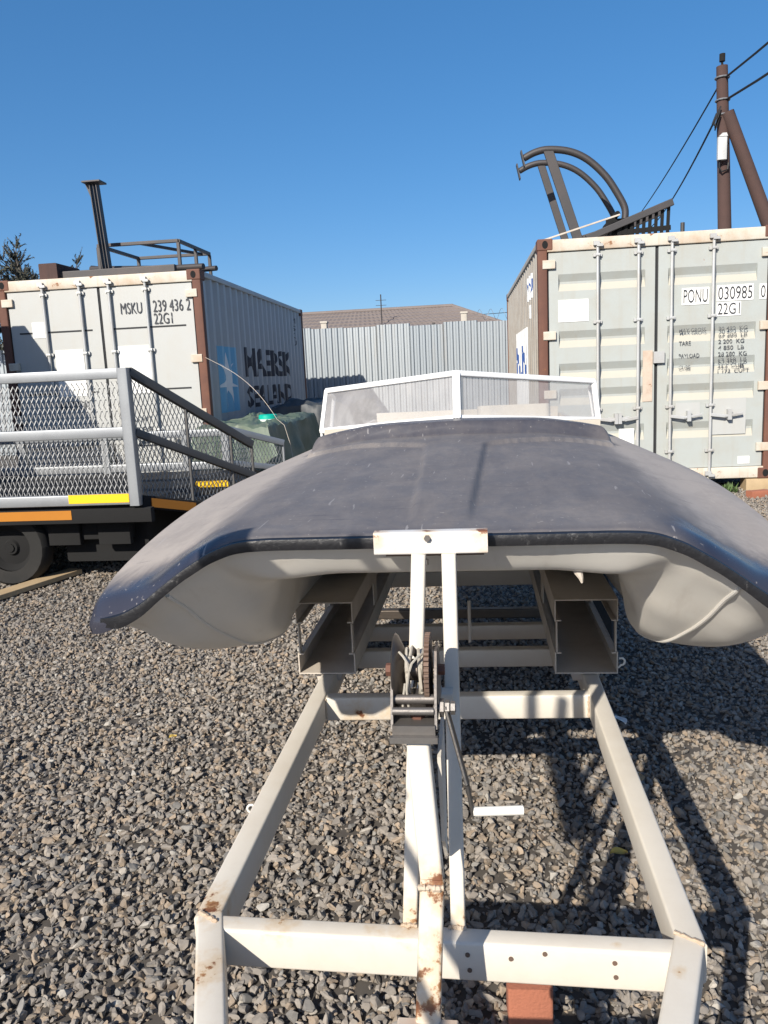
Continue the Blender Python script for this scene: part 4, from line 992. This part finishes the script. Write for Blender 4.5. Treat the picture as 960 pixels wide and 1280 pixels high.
HWT = [(0, .722), (.25, .731), (1.0, .740), (2.0, .728), (4.1, .68)]
BOW = [(0, 1.110), (.30, 1.110), (.38, 1.107), (.43, 1.097), (.48, 1.071), (.535, 1.032), (.585, .995), (.63, .974), (.67, .964), (.705, .956)]
MID = [(0, 1.174), (.30, 1.163), (.45, 1.142), (.56, 1.118), (.64, 1.100), (.70, 1.083), (.74, 1.066)]
def deck_z(x, dy):
    hw = spl(HWT, dy); ax = abs(x); t_ = ax/hw; s = min(1., dy/1.5)
    so_ = 1-(1-s)**3.4; k = s+(so_-s)*t_**2
    z = spl(BOW, t_*.705)*(1-k)+spl(MID, t_*.74)*k
    # raised centre spine that flares into the cowl
    e = .055+.055*s+.44*smooth01((dy-1.12)/.27)**2
    z += .013*smooth01((e-ax)/.014+.5)*smooth01(dy/.25)
    z -= (.004+.012*smooth01((ax-.36)/.12))*max(0., 1-dy/.055)**2.2      # rolled edge, deeper towards the tips
    # cowl step
    z += .044*smooth01((dy-1.41-.10*t_**2)/.035)*smooth01((.570-ax)/.05)-.05*max(0., dy-1.56)*(ax < .58)
    return z
def noff(x, dy):
    """plan rounding of the two bow corners"""
    u = min(1., max(0., (abs(x)-.632)/.094)); return .042*(1-math.sqrt(1-u*u))*max(0., 1-dy/.16)
def deck_grid(ts, ds):
    return [[(BX+t_*spl(HWT, d_), BY+d_+noff(t_*spl(HWT, d_), d_), deck_z(t_*spl(HWT, d_), d_)) for t_ in ts] for d_ in ds]
ts = [-1+2*k/220 for k in range(221)]
CK = 1.80        # the cockpit opens here
ds = [.07*k/12 for k in range(12)]+[.07+(CK-.07)*k/140 for k in range(141)]
dm = MB(); G = deck_grid(ts, ds)
front = [[(p[0], p[1]-.006, p[2]-.006) for p in G[0]], [(p[0], p[1]-.008, p[2]-.018) for p in G[0]], [(p[0], p[1]-.004, p[2]-.020-.016*smooth01((abs(p[0]-BX)-.6)/.1)) for p in G[0]]]
rows_ = [front[2], front[1], front[0]]+G
# the deck moulding laps down over the hull at the gunwale
LAP = [.06, .35, .75]+[1.]*len(G)
rows_ = [[(r[0][0]+.006*k, r[0][1], r[0][2]-.036*k), (r[0][0]-.003*k, r[0][1], r[0][2]-.030*k), (r[0][0]-.005*k, r[0][1], r[0][2]-.012*k)]+r+[(r[-1][0]+.005*k, r[-1][1], r[-1][2]-.012*k), (r[-1][0]+.003*k, r[-1][1], r[-1][2]-.030*k), (r[-1][0]-.006*k, r[-1][1], r[-1][2]-.036*k)] for r, k in zip(rows_, LAP)]
dm.grid(rows_)
for sg in (-1, 1):                                          # side decks beside the cockpit
    t2 = [sg*(.80+.20*k/16) for k in range(17)]; dm.grid(deck_grid(t2, [CK+(4.1-CK)*k/30 for k in range(31)]), flip=(sg < 0))
dm.grid(deck_grid([-.8+1.6*k/30 for k in range(31)], [3.55+.55*k/8 for k in range(9)]))
deck = dm.build('deck', M['deck'], bt, smooth=50, fixn=False)
# hull stations: (dy, [(x, z) from tunnel centre to gunwale])
ST_ = [
 (0.00, [(0,1.086),(.2,1.086),(.36,1.084),(.44,1.066),(.50,1.036),(.55,1.000),(.60,.958),(.655,.936),(.714,.926)]),
 (0.03, [(0,1.050),(.2,1.050),(.355,1.046),(.435,1.043),(.495,1.012),(.547,.976),(.602,.942),(.66,.926),(.716,.924)]),
 (0.08, [(0,1.010),(.2,1.010),(.345,1.000),(.420,1.010),(.482,.980),(.543,.945),(.605,.912),(.664,.902),(.719,.934)]),
 (0.16, [(0,.997),(.2,.996),(.345,.982),(.402,.968),(.464,.928),(.535,.886),(.607,.850),(.669,.862),(.722,.954)]),
 (0.25, [(0,.985),(.2,.984),(.355,.968),(.395,.925),(.445,.868),(.522,.828),(.605,.794),(.671,.815),(.724,.982)]),
 (0.40, [(0,.955),(.22,.954),(.385,.940),(.420,.862),(.445,.790),(.500,.752),(.59,.738),(.672,.775),(.722,1.000)]),
 (0.60, [(0,.920),(.24,.919),(.415,.905),(.438,.820),(.455,.742),(.485,.706),(.585,.690),(.675,.735),(.726,1.020)]),
 (1.00, [(0,.840),(.25,.838),(.485,.825),(.512,.750),(.525,.680),(.545,.645),(.61,.622),(.68,.670),(.732,1.034)]),
 (1.45, [(0,.700),(.25,.698),(.50,.690),(.522,.665),(.532,.635),(.56,.610),(.62,.600),(.68,.650),(.73,1.044)]),
 (2.20, [(0,.690),(.25,.688),(.50,.684),(.522,.660),(.532,.630),(.56,.602),(.62,.596),(.68,.645),(.722,1.046)]),
 (4.10, [(0,.700),(.25,.698),(.48,.694),(.50,.660),(.51,.625),(.54,.600),(.58,.596),(.64,.645),(.677,1.046)])]
ks = [s[0] for s in ST_]
def hull_row(dy):
    row = []
    for i in range(9): row.append((spl([(s[0], s[1][i][0]) for s in ST_], dy), spl([(s[0], s[1][i][1]) for s in ST_], dy)))
    L = [0.]
    for i in range(8): L.append(L[-1]+math.hypot(row[i+1][0]-row[i][0], row[i+1][1]-row[i][1])+.03)
    o = []
    for k in range(61):
        f = k/60*8; q = L[int(min(f, 7.999))]+(f-int(min(f, 7.999)))*(L[int(min(f, 7.999))+1]-L[int(min(f, 7.999))])
        o.append((spl([(L[i], row[i][0]) for i in range(9)], q), spl([(L[i], row[i][1]) for i in range(9)], q)))
    return o, row
dys = sorted(set([.005*k for k in range(17)]+[.08+.02*k for k in range(20)]+[.48+.06*k for k in range(20)]+[1.7, 1.9, 2.2, 2.8, 3.4, 4.1]))
HP = []; bead = {1: [], -1: []}
for dy in dys:
    o, row = hull_row(dy); left = [(BX-x, BY+dy+noff(x, dy), z) for x, z in o[:0:-1]]; right = [(BX+x, BY+dy+noff(x, dy), z) for x, z in o]
    zl = deck_z(.999*spl(HWT, dy), dy)
    hw_ = spl(HWT, dy)-.002; HP.append([(BX-hw_, BY+dy+noff(hw_, dy)+.002, zl-.008)]+left+right+[(BX+hw_, BY+dy+noff(hw_, dy)+.002, zl-.008)])
    if .012 <= dy <= 1.2:
        for sg in (1, -1): bead[sg].append((BX+sg*row[5][0], BY+dy, row[5][1]-.001))
hm = MB(); hm.grid(HP, flip=True)
hm.add(HP[-1], [tuple(range(len(HP[-1])))])                 # transom
hull = hm.build('hull', M['hull'], bt, smooth=60, fixn=False)
for sg in (1, -1): m = MB(); m.tube(bead[sg], .0046, 8); m.build('spray_rail', M['hull'], hull, smooth=True)
# rubber trim along the bow edge
tm = MB(); rows_ = [[], [], [], [], []]   # from the deck edge round the front to the hull
for k in range(161):
    t_ = (-1+2*k/160)*.955; x = t_*.722; z = deck_z(x, 0); wob = .0003*math.sin(k*1.7)+.0005*math.sin(k*.3)
    drop = .026+.006*smooth01((abs(t_)-.7)/.2)-.008*smooth01((abs(t_)-.88)/.07)
    for r_, (dy_, dz_) in enumerate(((-.004, -.003), (-.016+wob, -.005), (-.018+wob, -drop*.5), (-.015+wob, -drop), (.004, -drop+.002))): rows_[r_].append((BX+x, BY+dy_*(1-.6*smooth01((abs(t_)-.88)/.07))+noff(x, 0), z+dz_))
tm.grid(rows_); tm.build('bow_trim', M['trim'], bt, smooth=50)
# grey drip: bare chipped patch on the left tip and a grey drip of sealant under the tunnel lip
m = MB(); m.tube([(.185, BY+.095, 1.008), (.186, BY+.092, 1.0), (.190, BY+.088, .990), (.192, BY+.087, .980)], [.011, .009, .005, .002], 8); m.build('sealant_drip', M['bunk'], hull, smooth=True)
# cockpit
m = MB()
m.box((BX-.56, BY+1.80, .80), (BX+.56, BY+1.83, 1.19)); m.box((BX-.57, BY+1.83, .78), (BX+.57, BY+3.56, .80)); m.box((BX-.56, BY+3.54, .80), (BX+.56, BY+3.57, 1.17))
for sg in (-1, 1): m.box((BX+sg*.575-.01, BY+1.8, .8), (BX+sg*.575+.01, BY+3.56, 1.13))
m.build('cockpit_liner', M['vinyl'], bt)
for sg in (1,):
    s_ = MB(); xx = BX+sg*.27; s_.cbox((xx-.2, BY+2.5, .8), (xx+.2, BY+2.95, .93), .03); s_.bar((xx, BY+2.97, .9), (xx, BY+3.05, 1.20), .40, .09, (0, 1, 0), .03); s_.build('seat', M['vinyl'], bt, smooth=True)
# windscreen
ws = MB()
def W(x, y, z): return Vector((x, y, z))
cb, ct = W(-.083, 3.02, 1.232), W(-.083, 3.05, 1.397)
lb, lt = W(-.683, 3.42, 1.176), W(-.655, 3.44, 1.347)
rb_, rt = W(.492, 3.42, 1.178), W(.475, 3.44, 1.338)
lb2, lt2 = W(-.70, 3.75, 1.165), W(-.68, 3.75, 1.31)
rb2, rt2 = W(.52, 3.75, 1.165), W(.50, 3.75, 1.30)
for a, b, s_ in ((cb, lb, .022), (ct, lt, .022), (cb, rb_, .022), (ct, rt, .022), (cb, ct, .030), (lb, lt, .018), (rb_, rt, .022), (lb, lb2, .018), (lt, lt2, .018), (rb_, rb2, .018), (rt, rt2, .018), (lb2, lt2, .018), (rb2, rt2, .018)):
    ws.bar(a, b, s_ if abs((b-a).z) < .1 else s_, .016 if abs((b-a).z) < .1 else .016, (0, -1, .25), .004)
wso = ws.build('windscreen_frame', M['alu'], bt, smooth=True)
for q in ((cb, lb, lt, ct), (cb, rb_, rt, ct), (lb, lb2, lt2, lt), (rb_, rb2, rt2, rt)):
    m = MB(); c = sum(q, Vector())/4; m.add([p+(c-p)*.01+Vector((0, .003, 0)) for p in q], [(0, 1, 2, 3)]); m.build('pane', M['glass'], wso, fixn=False)
m = MB()
for p in (lb, cb, rb_): m.cyl((p.x, p.y, p.z-.004), (p.x, p.y, p.z-.05), .006, 8); m.cyl((p.x, p.y, p.z-.028), (p.x, p.y, p.z-.034), .016, 10)
m.build('windscreen_foot', M['alu'], wso, smooth=True)

# ------------------------------------------------------------------ litter
def leafm(label, x, y, rot, s, mat=None, name='leaf'):
    m = MB(); n_ = 8; P = []
    for k in range(n_+1):
        u = k/n_; wd = s*.28*math.sin(PI*u)**.8+.0005; P.append([(-s/2+s*u, -wd, .004*math.sin(u*5)+.006), (-s/2+s*u, 0, .004*math.sin(u*5)), (-s/2+s*u, wd, .004*math.sin(u*5)+.006)])
    m.grid(P); o = m.build(name, mat or M['leaf'], fixn=False); o.location = (x, y, .038); o.rotation_euler = (R(8), R(-6), rot); return tag(o, label, 'leaf')
leafm('yellow green leaf on the gravel beside the right trailer rail', .36, 2.12, .1, .05)
leafm('small orange leaf on the gravel left of the trailer, below the boat tip', -1.23, 2.82, .8, .035)
leafm('curled pale leaf on the gravel just right of the trailer rail', .50, 2.55, 1.5, .055, M['plank'])
leafm('torn white scrap on the gravel right of the trailer rail', .515, 3.0, 2., .07, M['patch'], 'paper_scrap')
m = MB()
for k in range(60):
    a = random.uniform(0, 2*PI); L = random.uniform(.05, .12); c = Vector((2.62+random.uniform(-.08, .08), 8.75+random.uniform(-.08, .08), .01)); d_ = Vector((math.cos(a)*.6, math.sin(a)*.6, 1)).normalized(); s_ = Vector((-math.sin(a), math.cos(a), 0))*.012
    m.add([c-s_*.4, c+d_*L*.5-s_, c+d_*L, c+d_*L*.5+s_, c+s_*.4], [(0, 1, 2, 3, 4)])
tag(m.build('weed', M['weed'], origin=(2.62, 8.75, 0), fixn=False), 'small green weed growing by the right container\'s base', 'weed')

for o in list(bpy.data.objects):
    if '_o' in o: del o['_o']
